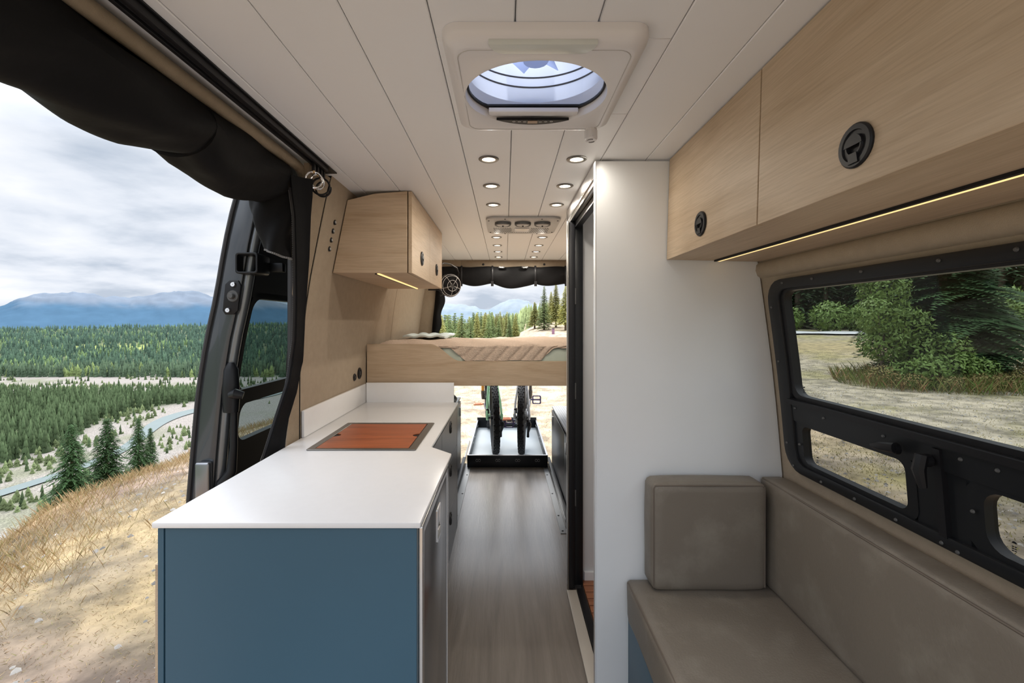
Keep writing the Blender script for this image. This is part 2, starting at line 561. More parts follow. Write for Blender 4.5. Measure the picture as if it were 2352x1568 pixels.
def ground_z(x, y):
    x = np.asarray(x, float); y = np.asarray(y, float)
    z = np.full(np.broadcast(x, y).shape, FLR)
    d = np.hypot(x, y)
    s = edge_x(y) - x
    t = np.clip((s - 0.5) / 122, 0, 1)
    drop = 46 * t * (2 - t)
    z = z - drop - 0.06 * np.clip(s + 2, 0, 2.5) ** 2 * (s < 3)
    rise = 0.022 * np.clip(d - 9, 0, 60) * smooth01((x + 2) / 6) * (s < 0)
    z = z + rise + 0.036 * np.clip(y - 9, 0, 40) * smooth01((x + 3) / 6) * (1 - smooth01((x / np.maximum(y, 1) - .22) / .2)) * (s < 0)
    z = z + 0.10 * (fbm(x * .7, y * .7, 3, 3) - .5) * np.clip(d / 6, 0.15, 1) * (d < 200)
    hill = 38 * np.clip((y - 400) / 620, 0, 1) ** 1.15 * (0.80 + 0.28 * smooth01((x / np.maximum(y, 1) + 1.1) / .7))
    hill = hill + 7 * (fbm(x / 120, y / 120, 3, 9) - .5) * np.clip((y - 400) / 200, 0, 1)
    z = z + hill * smooth01((s - 30) / 90)
    far = np.clip((d - 1500) / 800, 0, 1)
    z = z - 60 * far * (s > 0)
    return z


naz, nr = 560, 300
az = np.linspace(0, 2 * PI, naz, endpoint=False)
rr_ = 0.4 * (11000 / 0.4) ** (np.linspace(0, 1, nr))
A, R_ = np.meshgrid(az, rr_, indexing='ij')
GX, GY = (np.sin(A) * R_).ravel(), (np.cos(A) * R_).ravel()
GZ = ground_z(GX, GY)
RIV = -150.0


def river_x(y):
    y = np.asarray(y, float)
    return RIV + 14 * np.sin(y / 55.0) + 6 * np.sin(y / 21.0)


def ground_col(x, y):
    col = np.zeros((len(x), 3))
    s = edge_x(y) - x
    n1 = fbm(x * .9, y * .9, 4, 21)[:, None]
    n2 = fbm(x * .25, y * .25, 3, 33)[:, None]
    straw = np.array([.36, .25, .145]); dirt = np.array([.20, .142, .118]); greenish = np.array([.24, .215, .10])
    grav = np.array([.285, .25, .19])
    base = dirt + (straw - dirt) * np.clip((n1 - .42) * 5, 0, 1)
    base = base + (greenish - base) * np.clip((n2 - .64) * 5, 0, .4)
    right = smooth01((x - 2.5) / 3)[:, None]
    rg = grav + (np.array([.25, .225, .10]) - grav) * np.clip((n2 * .5 + n1 * .7 - .57) * 9, 0, 1)
    track = np.exp(-((np.hypot(x - 13, (y - 14) * 1.1) - 4.6) / 1.3) ** 2)[:, None]
    rg = rg + (grav * 1.12 - rg) * track * .85
    dg = np.exp(-((np.hypot(x, y) - 33) / 7) ** 2)[:, None]
    rg = rg + (np.array([.30, .24, .12]) - rg) * dg
    base = base * (1 - right) + rg * right
    rear = (smooth01((y - 5.5) / 3) * (x < 6) * (x > -12))[:, None]
    base = base + (np.array([.58, .46, .32]) - base) * rear * .85  # pale straw, lightened further to feed the floor's reflection
    slope = smooth01((s - 4) / 6)[:, None]
    base = base + (np.array([.26, .22, .09]) - base) * slope
    valley = smooth01((s - 95) / 25)[:, None]
    n3 = fbm(x / 22, y / 22, 4, 5)[:, None]
    bar = np.array([.29, .262, .236]) + (np.array([.17, .18, .11]) - np.array([.29, .262, .236])) * np.clip((n3 - .56) * 7, 0, .8)
    base = base + (bar - base) * valley
    forest = np.array([.075, .10, .04])
    f1 = (smooth01((river_x(y) - 24 - x) / 14) * (1 - smooth01((y - 285) / 25)))[:, None]
    f2 = smooth01((y + 14 * np.sin(x / 40) - 402) / 30)[:, None]
    base = base + (forest - base) * np.clip(f1 * valley + f2 * (s > 60)[:, None], 0, 1)
    mead = np.exp(-(((x / np.maximum(y, 1) + .86) / .10) ** 2 + ((y - 640) / 38) ** 2))[:, None]
    base = base + (np.array([.36, .42, .09]) - base) * np.clip(mead * 1.6, 0, 1) * (y > 450)[:, None]
    frs = (smooth01((y - 46) / 12) * (x > -30) * (y < 395))[:, None]
    base = base + (np.array([.17, .20, .07]) - base) * frs * (s < 60)[:, None]
    drf = smooth01((np.hypot(x, y) - 72) / 10)[:, None] * (s < 0)[:, None]
    base = base + (np.array([.08, .10, .04]) - base) * drf
    return np.clip(base, 0, 1)


def np_mesh(name, verts, faces, m, cols=None, smooth=False, parent=None):
    """verts (n,3), faces (k,3) or (k,4) numpy"""
    me = bpy.data.meshes.new(name)
    k, c = faces.shape
    me.vertices.add(len(verts)); me.loops.add(k * c); me.polygons.add(k)
    me.vertices.foreach_set('co', np.ascontiguousarray(verts, dtype=np.float32).ravel())
    me.loops.foreach_set('vertex_index', np.ascontiguousarray(faces, dtype=np.int32).ravel())
    me.polygons.foreach_set('loop_start', np.arange(0, k * c, c, dtype=np.int32))
    me.update(calc_edges=True)
    if cols is not None:
        at = me.color_attributes.new('Col', 'FLOAT_COLOR', 'POINT')
        at.data.foreach_set('color', np.hstack([cols, np.ones((len(cols), 1))]).astype(np.float32).ravel())
    if smooth:
        me.shade_smooth()
    me.materials.append(m)
    o = bpy.data.objects.new(name, me)
    C.objects.link(o)
    if parent is not None:
        o.parent = parent
    return o


i0 = (np.arange(naz)[:, None] * nr + np.arange(nr - 1)[None, :]).ravel()
i1 = (((np.arange(naz) + 1) % naz)[:, None] * nr + np.arange(nr - 1)[None, :]).ravel()
gf = np.stack([i0, i1, i1 + 1, i0 + 1], 1)
g = np_mesh('ground', np.stack([GX, GY, GZ], 1), gf, M['ground'], ground_col(GX, GY), smooth=True)
struct(g, 'dry grassy hilltop dropping away to a forested river valley')

# river: a ribbon on the valley floor
ys = np.linspace(-120, 420, 160)
rx = river_x(ys)
hw = 3.6 + 1.2 * np.sin(ys / 33)
zz = np.maximum(ground_z(rx - hw, ys), ground_z(rx + hw, ys)) + 0.35
rv = np.concatenate([np.stack([rx - hw, ys, zz], 1), np.stack([rx + hw, ys, zz], 1)])
k = np.arange(159)
rvo = np_mesh('river', rv, np.stack([k, k + 160, k + 161, k + 1], 1), M['water'])
struct(rvo, 'milky blue river winding through the gravel bars')

# gravel road beyond the big spruce, swept as a strip
th = np.linspace(math.radians(22), math.radians(66), 70)
rc = 45 + 6 * np.sin(th * 2.2)
ro = []
for off in (-2.6, 2.6):
    x_, y_ = np.sin(th) * (rc + off), np.cos(th) * (rc + off)
    ro.append(np.stack([x_, y_, ground_z(x_, y_) + 0.14], 1))
k = np.arange(69)
rdo = np_mesh('road', np.concatenate(ro), np.stack([k, k + 1, k + 71, k + 70], 1), M['road'])
struct(rdo, 'pale grey road passing behind the big spruce')


# mountains: real ridged relief far off, haze mixed into the vertex colours
def mountain(name, label, az0, az1, dist, depth, prof, seed, low, high, rock_from=0.45, nu=150, nv=40, base=-110):
    u = np.linspace(0, 1, nu); v = np.linspace(0, 1, nv)
    U, V = np.meshgrid(u, v, indexing='ij')
    a = np.radians(az0 + (az1 - az0) * U)
    d = dist + depth * V
    tops = 0.78 * np.interp(u, [p[0] for p in prof], [p[1] for p in prof])[:, None]
    tent = np.where(V < .55, (V / .55) ** 0.8, 1 - (V - .55) / .45 * .7)
    rid = 1 - np.abs(2 * fbm(U * 9 + seed, V * 4, 4, seed) - 1)
    hgt = tops * tent * (0.80 + 0.28 * (rid - .3) * np.minimum(1, V * 3)) + 0.05 * tops * (fbm(U * 40, V * 16, 3, seed + 4) - .5)
    Z = base + hgt
    cosf = 1.0
    P_ = np.stack([np.sin(a) * d * cosf, np.cos(a) * d * cosf, Z], -1).reshape(-1, 3)
    i = (np.arange(nu - 1)[:, None] * nv + np.arange(nv - 1)[None, :]).ravel()
    fs = np.stack([i, i + nv, i + nv + 1, i + 1], 1)
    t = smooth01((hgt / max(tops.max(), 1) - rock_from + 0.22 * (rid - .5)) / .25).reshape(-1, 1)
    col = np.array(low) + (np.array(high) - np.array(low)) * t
    o = np_mesh(name, P_, fs, M['mountain'], np.clip(col, 0, 1), smooth=True)
    return struct(o, label)


LOWB, HIB = (.072, .138, .212), (.185, .22, .27)  # forest and upper slope tones with blue haze painted in
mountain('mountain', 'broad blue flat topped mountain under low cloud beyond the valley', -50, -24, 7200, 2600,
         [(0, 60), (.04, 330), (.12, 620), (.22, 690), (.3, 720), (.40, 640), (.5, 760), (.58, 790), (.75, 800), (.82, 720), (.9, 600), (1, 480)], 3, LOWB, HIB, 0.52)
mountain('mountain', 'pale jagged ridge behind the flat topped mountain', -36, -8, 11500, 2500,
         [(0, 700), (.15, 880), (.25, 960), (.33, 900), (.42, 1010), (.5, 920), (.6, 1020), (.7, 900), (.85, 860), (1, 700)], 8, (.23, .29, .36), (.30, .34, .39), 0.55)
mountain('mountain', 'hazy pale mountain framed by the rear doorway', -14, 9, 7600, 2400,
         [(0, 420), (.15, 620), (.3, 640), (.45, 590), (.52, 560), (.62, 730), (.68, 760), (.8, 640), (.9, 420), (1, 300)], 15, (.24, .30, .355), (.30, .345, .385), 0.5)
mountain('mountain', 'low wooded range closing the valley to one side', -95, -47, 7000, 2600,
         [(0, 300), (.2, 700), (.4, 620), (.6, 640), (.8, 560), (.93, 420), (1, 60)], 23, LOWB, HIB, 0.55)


# ------------------------------------------------------------------ trees
def conifer_np(layers, spikes, h=1.0, r=0.17, seed=0, trunk=True, droop=0.35, bare=0.08, fill=0.55):
    """unit conifer: whorls of jagged drooping skirts"""
    g_ = np.random.default_rng(seed)
    V, Fc = [], []
    for i in range(layers):
        t = i / layers
        z0 = bare + (1 - bare) * t
        rad = r * (1 - t) ** 0.85 * (0.85 + .3 * g_.random())
        top = min(1.0, z0 + (1 - bare) / layers * 2.0)
        o = len(V)
        V.append((0, 0, top))
        a0 = g_.random() * 6.28
        for j in range(spikes):
            a = a0 + 2 * PI * j / spikes
            q = rad * (0.72 + .55 * g_.random())
            V.append((q * math.cos(a), q * math.sin(a), z0 - droop * rad * (0.6 + .8 * g_.random())))
            a += PI / spikes
            q = rad * fill * (.8 + .3 * g_.random())
            V.append((q * math.cos(a), q * math.sin(a), z0 + 0.02))
        n = spikes * 2
        for j in range(n):
            Fc.append((o, o + 1 + j, o + 1 + (j + 1) % n))
    return np.array(V) * h, np.array(Fc)


def spruce_detailed(seed, whorls=34, nb=9, h=1.0, r=0.24, bare=0.03, density=7, wf=.34):
    """unit spruce of separate drooping sprays (triangles), for trees seen close"""
    g_ = np.random.default_rng(seed)
    V, Fc = [], []
    for i in range(whorls):
        t = i / whorls
        z0 = bare + (1 - bare) * t ** 0.95
        Rr = r * (1 - t) ** 0.8 * (0.75 + .45 * g_.random()) + 0.008
        for j in range(nb):
            a = 2 * PI * (j + g_.random()) / nb
            ln = Rr * (.7 + .5 * g_.random())
            ca, sa = math.cos(a), math.sin(a)
            for k_ in range(density):
                s0 = ln * (0.12 + .80 * k_ / density)
                wd = ln * wf * (1.15 - k_ / density) + 0.006 * wf / .34
                sgn = 1 if k_ % 2 else -1
                dz = -0.30 * s0 * s0 / max(ln, 1e-3) + 0.02 * g_.random()
                bx, by = ca * s0, sa * s0
                ex = ca * (s0 + wd * .9) - sa * sgn * wd
                ey = sa * (s0 + wd * .9) + ca * sgn * wd
                o = len(V)
                w2 = wd * .30
                V += [(bx - ca * w2, by - sa * w2, z0 + dz + .004), (bx + ca * w2 * 1.5, by + sa * w2 * 1.5, z0 + dz), (ex, ey, z0 + dz - 0.25 * wd - .006 * g_.random())]
                Fc.append((o, o + 1, o + 2))
            o = len(V)
            V += [(ca * ln * .6 - sa * ln * .07, sa * ln * .6 + ca * ln * .07, z0 - .1 * ln), (ca * ln * .6 + sa * ln * .07, sa * ln * .6 - ca * ln * .07, z0 - .1 * ln),
                  (ca * ln * 1.12, sa * ln * 1.12, z0 - .30 * ln)]
            Fc.append((o, o + 1, o + 2))
    return np.array(V) * h, np.array(Fc)


def spruce_fine(seed, whorls=44, nb=14, r=.28, bare=.05):
    """unit spruce whose branches carry side twigs of small needle sprays"""
    g_ = np.random.default_rng(seed)
    V, Fc = [], []
    for i in range(whorls):
        t = i / whorls
        z0 = bare + (1 - bare) * t ** 0.95
        Rr = r * (1 - t) ** 0.8 * (0.75 + .45 * g_.random()) + 0.008
        for j in range(nb):
            a = 2 * PI * (j + g_.random()) / nb
            ln = Rr * (.7 + .5 * g_.random())
            ca, sa = math.cos(a), math.sin(a)
            nt_ = max(3, int(ln / .016))
            for k_ in range(nt_):
                f = (k_ + .5) / nt_
                s0 = ln * (.15 + .85 * f)
                tw = ln * .42 * (1.05 - f) + .010
                dz = -0.34 * s0 * s0 / ln
                for sgn in (-1, 1):
                    m_ = max(1, int(tw / .014))
                    for q in range(m_):
                        g0 = (q + .3) / m_
                        bx = ca * (s0 + tw * g0 * .6) - sa * sgn * tw * g0
                        by = sa * (s0 + tw * g0 * .6) + ca * sgn * tw * g0
                        bz = z0 + dz - .12 * tw * g0 + .004 * g_.random()
                        e = .012 + .006 * g_.random()
                        o = len(V)
                        dx_, dy_ = ca * .7 - sa * sgn * .7, sa * .7 + ca * sgn * .7
                        V += [(bx - dy_ * e * .45, by + dx_ * e * .45, bz), (bx + dy_ * e * .45, by - dx_ * e * .45, bz - e * .2), (bx + dx_ * e * 1.5, by + dy_ * e * 1.5, bz - e * .5)]
                        Fc.append((o, o + 1, o + 2))
    return np.array(V), np.array(Fc)


def tree_mesh(name, vf, m):
    v, f = vf
    o = np_mesh(name, v, f, m)
    me = o.data
    bpy.data.objects.remove(o)
    return me


def trunk_mesh(r0, r1, h, n=6):
    mb = MB().tube([(0, 0, -0.06), (0, 0, h * .5), (0, 0, h)], [r0, (r0 + r1) / 2, r1], n)
    me = bpy.data.meshes.new('trunk'); me.from_pydata(mb.v, [], mb.f); me.materials.append(M['bark'])
    return me


TM = trunk_mesh(0.022, 0.004, 0.93)
mid_meshes = [tree_mesh('crown', conifer_np(9, 7, seed=s_, r=.15 + .02 * (s_ % 3)), M['needle']) for s_ in range(5)]
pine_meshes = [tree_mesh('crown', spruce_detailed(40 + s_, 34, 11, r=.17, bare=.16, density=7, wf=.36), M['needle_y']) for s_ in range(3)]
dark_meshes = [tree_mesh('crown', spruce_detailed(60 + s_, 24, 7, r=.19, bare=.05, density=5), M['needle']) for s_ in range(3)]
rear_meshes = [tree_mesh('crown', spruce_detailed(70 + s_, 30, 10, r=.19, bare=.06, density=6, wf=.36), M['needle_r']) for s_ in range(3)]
near_meshes = [tree_mesh('crown', spruce_detailed(80 + s_, 38, 13, r=.27, density=14, wf=.22), M['needle_n']) for s_ in range(3)]


def put_tree(name, label, cat, x, y, h, crown, wide=1.0, group=None, sink=0.05, rz=None):
    o = bpy.data.objects.new(name, None)
    o.empty_display_size = .1
    C.objects.link(o)
    o.location = (x, y, float(ground_z(x, y)) - sink)
    o.rotation_euler = (0, 0, random.random() * 6.28 if rz is None else rz)
    o.scale = (h * wide, h * wide, h)
    tag(o, label, cat, group)
    c_ = bpy.data.objects.new('crown', crown); C.objects.link(c_); c_.parent = o
    t_ = bpy.data.objects.new('trunk', TM); C.objects.link(t_); t_.parent = o
    return o


# three spruces poking over the brow of the slope, and a fourth small one
for (px, top, Y, lab, wide) in ((165, 968, 11.0, 'dark green spruce on the slope below the grass edge, biggest of three', 1.05),
                               (246, 955, 12.0, 'dense spruce on the grassy brow, middle of the three tall ones', 1.1),
                               (318, 955, 13.4, 'tall spruce on the grassy brow, close beside a much smaller one', .85),
                               (345, 978, 13.8, 'small slim spruce on the grassy brow, last before the van door', .7)):
    X = (px - VX) * Y / F
    zt = CAMZ - (top - VY) * Y / F
    put_tree('spruce_tree', lab, 'tree', X, Y, zt - float(ground_z(X, Y)), near_meshes[int(px) % 3], wide)

# the forest: list every tree first
trees = []


def scatter(n, fx, hmin, hmax, kind):
    c_ = 0
    while c_ < n:
        p = fx()
        if p is None:
            continue
        trees.append((p[0], p[1], hmin + (hmax - hmin) * random.random() * (0.6 + .4 * random.random()), kind))
        c_ += 1


def near_valley():
    y = 135 + 170 * random.random()
    x = -y * (0.55 + 0.85 * random.random())
    if x > river_x(y) - 24 - 10 * random.random():
        return None
    return x, y


def bank():
    y = 115 + 230 * random.random()
    x = -y * (0.5 + 0.8 * random.random())
    if x > river_x(y) + 24 or fbm(np.array([x / 22]), np.array([y / 22]), 4, 5)[0] < .47 or abs(x - river_x(y)) < 9:
        return None
    return x, y


def band():
    y = 300 + 100 * random.random()
    x = -y * (0.5 + 0.75 * random.random())
    if fbm(np.array([x / 18]), np.array([y / 10]), 3, 55)[0] < .60:
        return None
    return x, y


def hill():
    y = 398 + 640 * random.random() ** 1.25
    x = y * (-1.25 + 0.95 * random.random())
    if math.exp(-(((x / y + .86) / .10) ** 2 + ((y - 640) / 38) ** 2)) > .35 and random.random() < .85:
        return None
    return x, y


def rear_left():
    y = 50 + 110 * random.random()
    x = y * (-.17 + .20 * random.random())
    return x, y


def rear_far():
    y = 160 + 260 * random.random()
    x = y * (-.2 + .36 * random.random())
    return x, y


def right_wood():
    a = math.radians(25 + 32 * random.random())
    d = 62 + 22 * random.random()
    return math.sin(a) * d, math.cos(a) * d


scatter(2600, near_valley, 6.5, 10, 'v')
scatter(90, bank, 3, 6, 'v')
scatter(160, band, 3, 8, 'v')
scatter(1100, bank, 1.5, 4.5, 'b')
scatter(160, band, 2, 4.5, 'b')
scatter(7500, hill, 8, 15, 'h')
scatter(190, rear_left, 7, 11.5, 'r')
def rear_right():
    y = 40 + 55 * random.random()
    return y * (.045 + .17 * random.random()), y


scatter(110, rear_right, 5, 9, 'r')
scatter(600, rear_far, 9, 15, 'rf')
scatter(150, right_wood, 12, 18, 'd')


def seen(x, y, h):
    if y < 1:
        return 0
    px = VX + x * F / y
    ok = (-40 < px < 480) or (1010 < px < 1310) or (1790 < px < 2400)
    return h / y if ok else 0


for i_, (x, y, h, kd) in enumerate(trees):           # the wood behind the van: crowns end a little above eye level
    if kd in ('r', 'rf'):
        zt = CAMZ + y * (.006 + .022 * random.random()) + (y * .012 if x > .03 * y else 0)
        trees[i_] = (x, y, min(15, max(2.5, zt - float(ground_z(x, y)))), kd)
trees.sort(key=lambda t: -seen(t[0], t[1], t[2]) * (t[3] != 'b'))
LAB = {'v': ('spruce_tree', 'slim dark spruce in the valley wood between river and far gravel bar', 'spruces in the valley'),
       'h': ('spruce_tree', 'small conifer on the wooded hill beyond the gravel bar', 'conifers on the far hill'),
       'r': ('conifer_tree', 'bright toned conifer in the wood falling away behind the van', 'conifers behind the van'),
       'rf': ('conifer_tree', 'distant conifer beyond the clearing behind the van', 'distant conifers behind the van'),
       'd': ('dark_conifer', 'dark conifer in the wood across the road', 'dark conifers across the road')}
for (x, y, h, kd) in trees[:280]:
    nm, lb, gp = LAB[kd]
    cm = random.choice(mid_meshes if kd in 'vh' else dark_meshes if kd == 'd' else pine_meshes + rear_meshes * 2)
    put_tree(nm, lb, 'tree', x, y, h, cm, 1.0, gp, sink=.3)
# everything smaller than those becomes one mass of real little trees per wood
rest = trees[280:]
rich_v = [conifer_np(16, 9, seed=190 + s_, r=.17, bare=.05) for s_ in range(4)]
base_v = [conifer_np(4, 5, seed=90 + s_, r=.17, bare=.05) for s_ in range(4)]
for nm, kinds, lb in (('valley_forest', 'v', 'dark spruce wood on the valley floor'), ('river_shrubs', 'b', 'grey green shrubs scattered over the river gravel'), ('hill_forest', 'h', 'mixed forest covering the far hill'),
                      ('rear_forest', ('r', 'rf'), 'conifer wood behind the clearing'), ('roadside_forest', 'd', 'dark wood across the road')):
    VV, FF, CC = [], [], []
    o_ = 0
    for (x, y, h, kd) in rest:
        if kd not in kinds if isinstance(kinds, tuple) else kd != kinds:
            continue
        bv, bf = (rich_v if kd in ('d', 'r') else base_v)[random.randrange(4)]
        pale = fbm(np.array([x / 60]), np.array([y / 60]), 3, 77)[0]
        a = random.random() * 6.28
        ca, sa = math.cos(a), math.sin(a)
        round_ = 1.0
        if kd == 'h':
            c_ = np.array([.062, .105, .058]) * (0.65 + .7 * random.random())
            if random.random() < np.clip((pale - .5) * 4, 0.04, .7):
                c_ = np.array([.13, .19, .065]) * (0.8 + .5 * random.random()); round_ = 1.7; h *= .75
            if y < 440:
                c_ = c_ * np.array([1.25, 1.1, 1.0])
            c_ = c_ + np.array([.014, .022, .030]) * (y / 600)  # bluish haze added to the crown colour with distance
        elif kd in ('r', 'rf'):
            c_ = np.array([.34, .40, .18]) * (0.7 + .7 * random.random())  # rear crowns paled, haze and glare in the tree colour
        elif kd == 'b':
            c_ = np.array([.13, .165, .075]) * (0.7 + .7 * random.random()); round_ = 2.4
        elif kd == 'd':
            c_ = np.array([.045, .075, .03]) * (0.7 + .6 * random.random())
        else:
            c_ = np.array([.066, .098, .046]) * (0.7 + .7 * random.random())
        v_ = bv * h
        v_ = np.stack([(v_[:, 0] * ca - v_[:, 1] * sa) * round_ + x, (v_[:, 0] * sa + v_[:, 1] * ca) * round_ + y, v_[:, 2] + float(ground_z(x, y)) - .5], 1)
        VV.append(v_); FF.append(bf + o_); o_ += len(v_)
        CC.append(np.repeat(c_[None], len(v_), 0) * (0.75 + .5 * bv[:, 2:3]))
    if VV:
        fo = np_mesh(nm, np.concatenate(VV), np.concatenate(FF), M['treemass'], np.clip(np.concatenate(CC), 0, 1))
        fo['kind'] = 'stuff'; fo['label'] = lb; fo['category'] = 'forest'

# tall pines at the edge of the clearing, seen through the rear doorway
for i, (px, top, Y, crown, wide, lab) in enumerate((
        (1250, 655, 34, rear_meshes[0], .75, 'tall slim spruce at the clearing edge, darkest of the tall trees behind the bed'),
        (1277, 650, 36, pine_meshes[1], .85, 'tall thin pine with a bare lower trunk behind the purple post'),
        (1299, 655, 33, pine_meshes[2], .9, 'tall yellow green pine beside the shower door edge'),
        (1228, 692, 37, pine_meshes[0], 1.1, 'bushy yellow green pine, shortest beside the slim spruce'),
        (1266, 668, 40, pine_meshes[2], .8, 'sparse pine between the slim spruce and the bare trunk pine'))):
    X = (px - VX) * Y / F
    zt = CAMZ - (top - VY) * Y / F
    put_tree('pine_tree', lab, 'tree', X, Y, zt - float(ground_z(X, Y)), crown, wide * 1.5, None, rz=i * 1.3)
pz = float(ground_z(3.2, 30))
mb = MB().box(3.09, 3.26, 29.92, 30.08, pz - .1, pz + .34)
po = thing('marker_post', 'small purple brown post standing in the clearing below the tall pines', 'post', (3.175, 30, pz))
mb.build('body', M['post'], po, bevel=.03)
MB().box(3.08, 3.27, 29.9, 30.1, pz + .341, pz + .39).build('cap', M['dkgrey'], po, bevel=.02)


def leaf_cloud(blobs, n, size, seed):
    g_ = np.random.default_rng(seed)
    V, Fc = [], []
    w_ = np.array([b[3] ** 2 for b in blobs]); w_ = w_ / w_.sum()
    for _ in range(n):
        b = blobs[g_.choice(len(blobs), p=w_)]
        d = g_.normal(size=3); d /= np.linalg.norm(d)
        q = np.array(b[:3]) + d * b[3] * (0.72 + .34 * g_.random()) * np.array([1, 1, b[4]])
        t = g_.normal(size=3); t /= np.linalg.norm(t)
        u = np.cross(d, t); u /= np.linalg.norm(u) + 1e-9
        t = t * size * (.7 + .7 * g_.random()); u = u * size * .45
        o = len(V)
        V += [q - t, q + u, q + t, q - u]
        Fc.append((o, o + 1, o + 2, o + 3))
    return np.array(V), np.array(Fc)


def put_cloud(name, label, cat, blobs, n, size, m, seed, stems=True):
    cx, cy = blobs[0][0], blobs[0][1]
    z0 = float(ground_z(cx, cy))
    o = thing(name, label, cat, (cx, cy, z0))
    v, f = leaf_cloud([(b[0] - cx, b[1] - cy, b[2], b[3], b[4]) for b in blobs], n, size, seed)
    np_mesh('foliage', v, f, m, parent=o)
    if stems:
        mb = MB()
        for b in blobs:
            mb.tube([(cx + (b[0] - cx) * .15, cy + (b[1] - cy) * .15, z0 - .05), (cx + (b[0] - cx) * .6, cy + (b[1] - cy) * .6, z0 + b[2] * .5), (b[0], b[1], z0 + b[2])], [.035, .022, .01], 5)
        mb.build('stem', M['bark'], o)
    return o


# the island of spruce and shrubs in the turning loop, seen through the side window
big_spruce = tree_mesh('crown', spruce_fine(101), M['needle_n'])
put_tree('spruce_tree', 'big broad dark spruce in the turning loop outside the side window', 'tree', 13.95, 14.5, 7.2, big_spruce, 1.12, sink=.1)
put_tree('spruce_tree', 'slimmer spruce half hidden behind the big spruce in the turning loop', 'tree', 15.6, 15.6, 5.8, big_spruce, .95, sink=.1, rz=2.2)
put_cloud('leafy_shrub', 'tall bright green leafy shrub in front of the big spruce', 'shrub',
          [(11.3, 13.6, 1.2, .62, 1), (11.0, 13.4, 2.0, .58, 1), (11.5, 13.8, 2.7, .66, 1.1), (11.2, 14.0, 3.3, .5, 1.2), (11.9, 13.5, 1.7, .6, 1), (12.2, 13.3, .9, .6, 1)], 5600, .065, M['leaf'], 4)
put_cloud('leafy_shrub', 'low spreading green shrub at the foot of the big spruce', 'shrub',
          [(12.5, 12.7, .50, .55, .9), (13.1, 12.6, .42, .45, .9), (11.6, 12.5, .40, .5, .9), (12.6, 12.9, 1.0, .5, 1), (11.3, 12.9, .35, .4, .8)], 3600, .06, M['leaf'], 5)
put_cloud('leafy_shrub', 'low weedy green herbs ringing the big spruce', 'shrub',
          [(11.0, 12.3, .22, .38, .7), (11.7, 11.9, .18, .36, .7), (12.4, 11.8, .2, .42, .7), (13.3, 11.9, .22, .45, .7), (14.1, 12.2, .3, .5, .7), (14.7, 12.8, .35, .5, .8), (10.7, 12.9, .3, .4, .8)], 3600, .035, M['herb'], 12, stems=False)
for (x, y, mt_, lb, q) in ((11.42, 12.35, M['print'], 'small crumpled white litter on the gravel before the big spruce', .07), (11.80, 12.30, M['sheetblue'], 'flattened pale blue litter on the gravel before the big spruce', .13)):
    z = float(ground_z(x, y))
    lm_ = MB().grid(lambda u, v: (x + (u - .5) * q * 2, y + (v - .5) * q, z + .01 + .05 * abs(math.sin(u * 7 + v * 5)) * math.sin(PI * u) * math.sin(PI * v)), 8, 6).build('litter', mt_, solid=.004)
    tag(lm_, lb, 'litter')
put_cloud('leafy_shrub', 'bright green bush beside the road behind the turning loop', 'shrub',
          [(30.5, 27.8, 1.4, 1.5, .9), (32.0, 27.0, 1.2, 1.4, .9), (31.5, 28.5, 2.3, 1.2, 1)], 2600, .16, M['leaf'], 6)
put_cloud('leafy_shrub', 'leafy bush at the wood edge across the road', 'shrub',
          [(32.5, 45.6, 1.5, 1.7, .9), (35, 45, 1.3, 1.5, .9), (29.5, 47.5, 1.2, 1.5, .9)], 2400, .2, M['leaf'], 8)


def blades(name, label, n, fx, hmin, hmax, wid, cols, m, lean=.35):
    xy = np.array([fx() for _ in range(n)])
    x, y = xy[:, 0], xy[:, 1]
    z = ground_z(x, y) - .01
    h = hmin + (hmax - hmin) * rng.random(n) ** 1.4
    a = rng.random(n) * 2 * PI
    lx, ly = np.cos(a) * h * lean * rng.random(n), np.sin(a) * h * lean * rng.random(n)
    b = rng.random(n) * 2 * PI
    wx, wy = np.cos(b) * wid * .5, np.sin(b) * wid * .5
    V = np.stack([np.stack([x - wx, y - wy, z], 1), np.stack([x + wx, y + wy, z], 1),
                  np.stack([x + lx * .5 + wx * .8, y + ly * .5 + wy * .8, z + h * .6], 1), np.stack([x + lx, y + ly, z + h], 1)], 1).reshape(-1, 3)
    i = np.arange(n) * 4
    fs = np.concatenate([np.stack([i, i + 1, i + 2], 1), np.stack([i, i + 2, i + 3], 1)])
    ci = rng.integers(0, len(cols), n)
    cc = np.array(cols)[ci] * (0.75 + .5 * rng.random((n, 1)))
    o = np_mesh(name, V, fs, m, np.repeat(np.clip(cc, 0, 1), 4, 0))
    o['kind'] = 'stuff'; o['label'] = label; o['category'] = 'grass'
    return o


STRAW = [(.49, .37, .21), (.44, .31, .165), (.55, .43, .265), (.33, .28, .13), (.38, .26, .14)]


def brow():
    y = 2.5 + 26 * random.random() ** 1.5
    return float(edge_x(y)) + random.gauss(-.35, .6), y


def turf():
    y = .8 + 14 * random.random() ** 1.4
    return -1.4 - random.random() * 4.2, y


def island():
    a = random.random() * 6.28; r_ = min(1.08, abs(random.gauss(0, .55)))
    return 12.8 + math.cos(a) * 2.5 * r_, 13.4 + math.sin(a) * 2.0 * r_


def rightgrass():
    for _ in range(2):
        y = 1.5 + 24 * random.random() ** 1.3; x = y * (.5 + .75 * random.random())
        if fbm(np.array([x * .25]), np.array([y * .25]), 3, 33)[0] > .5:
            break
    return x, y


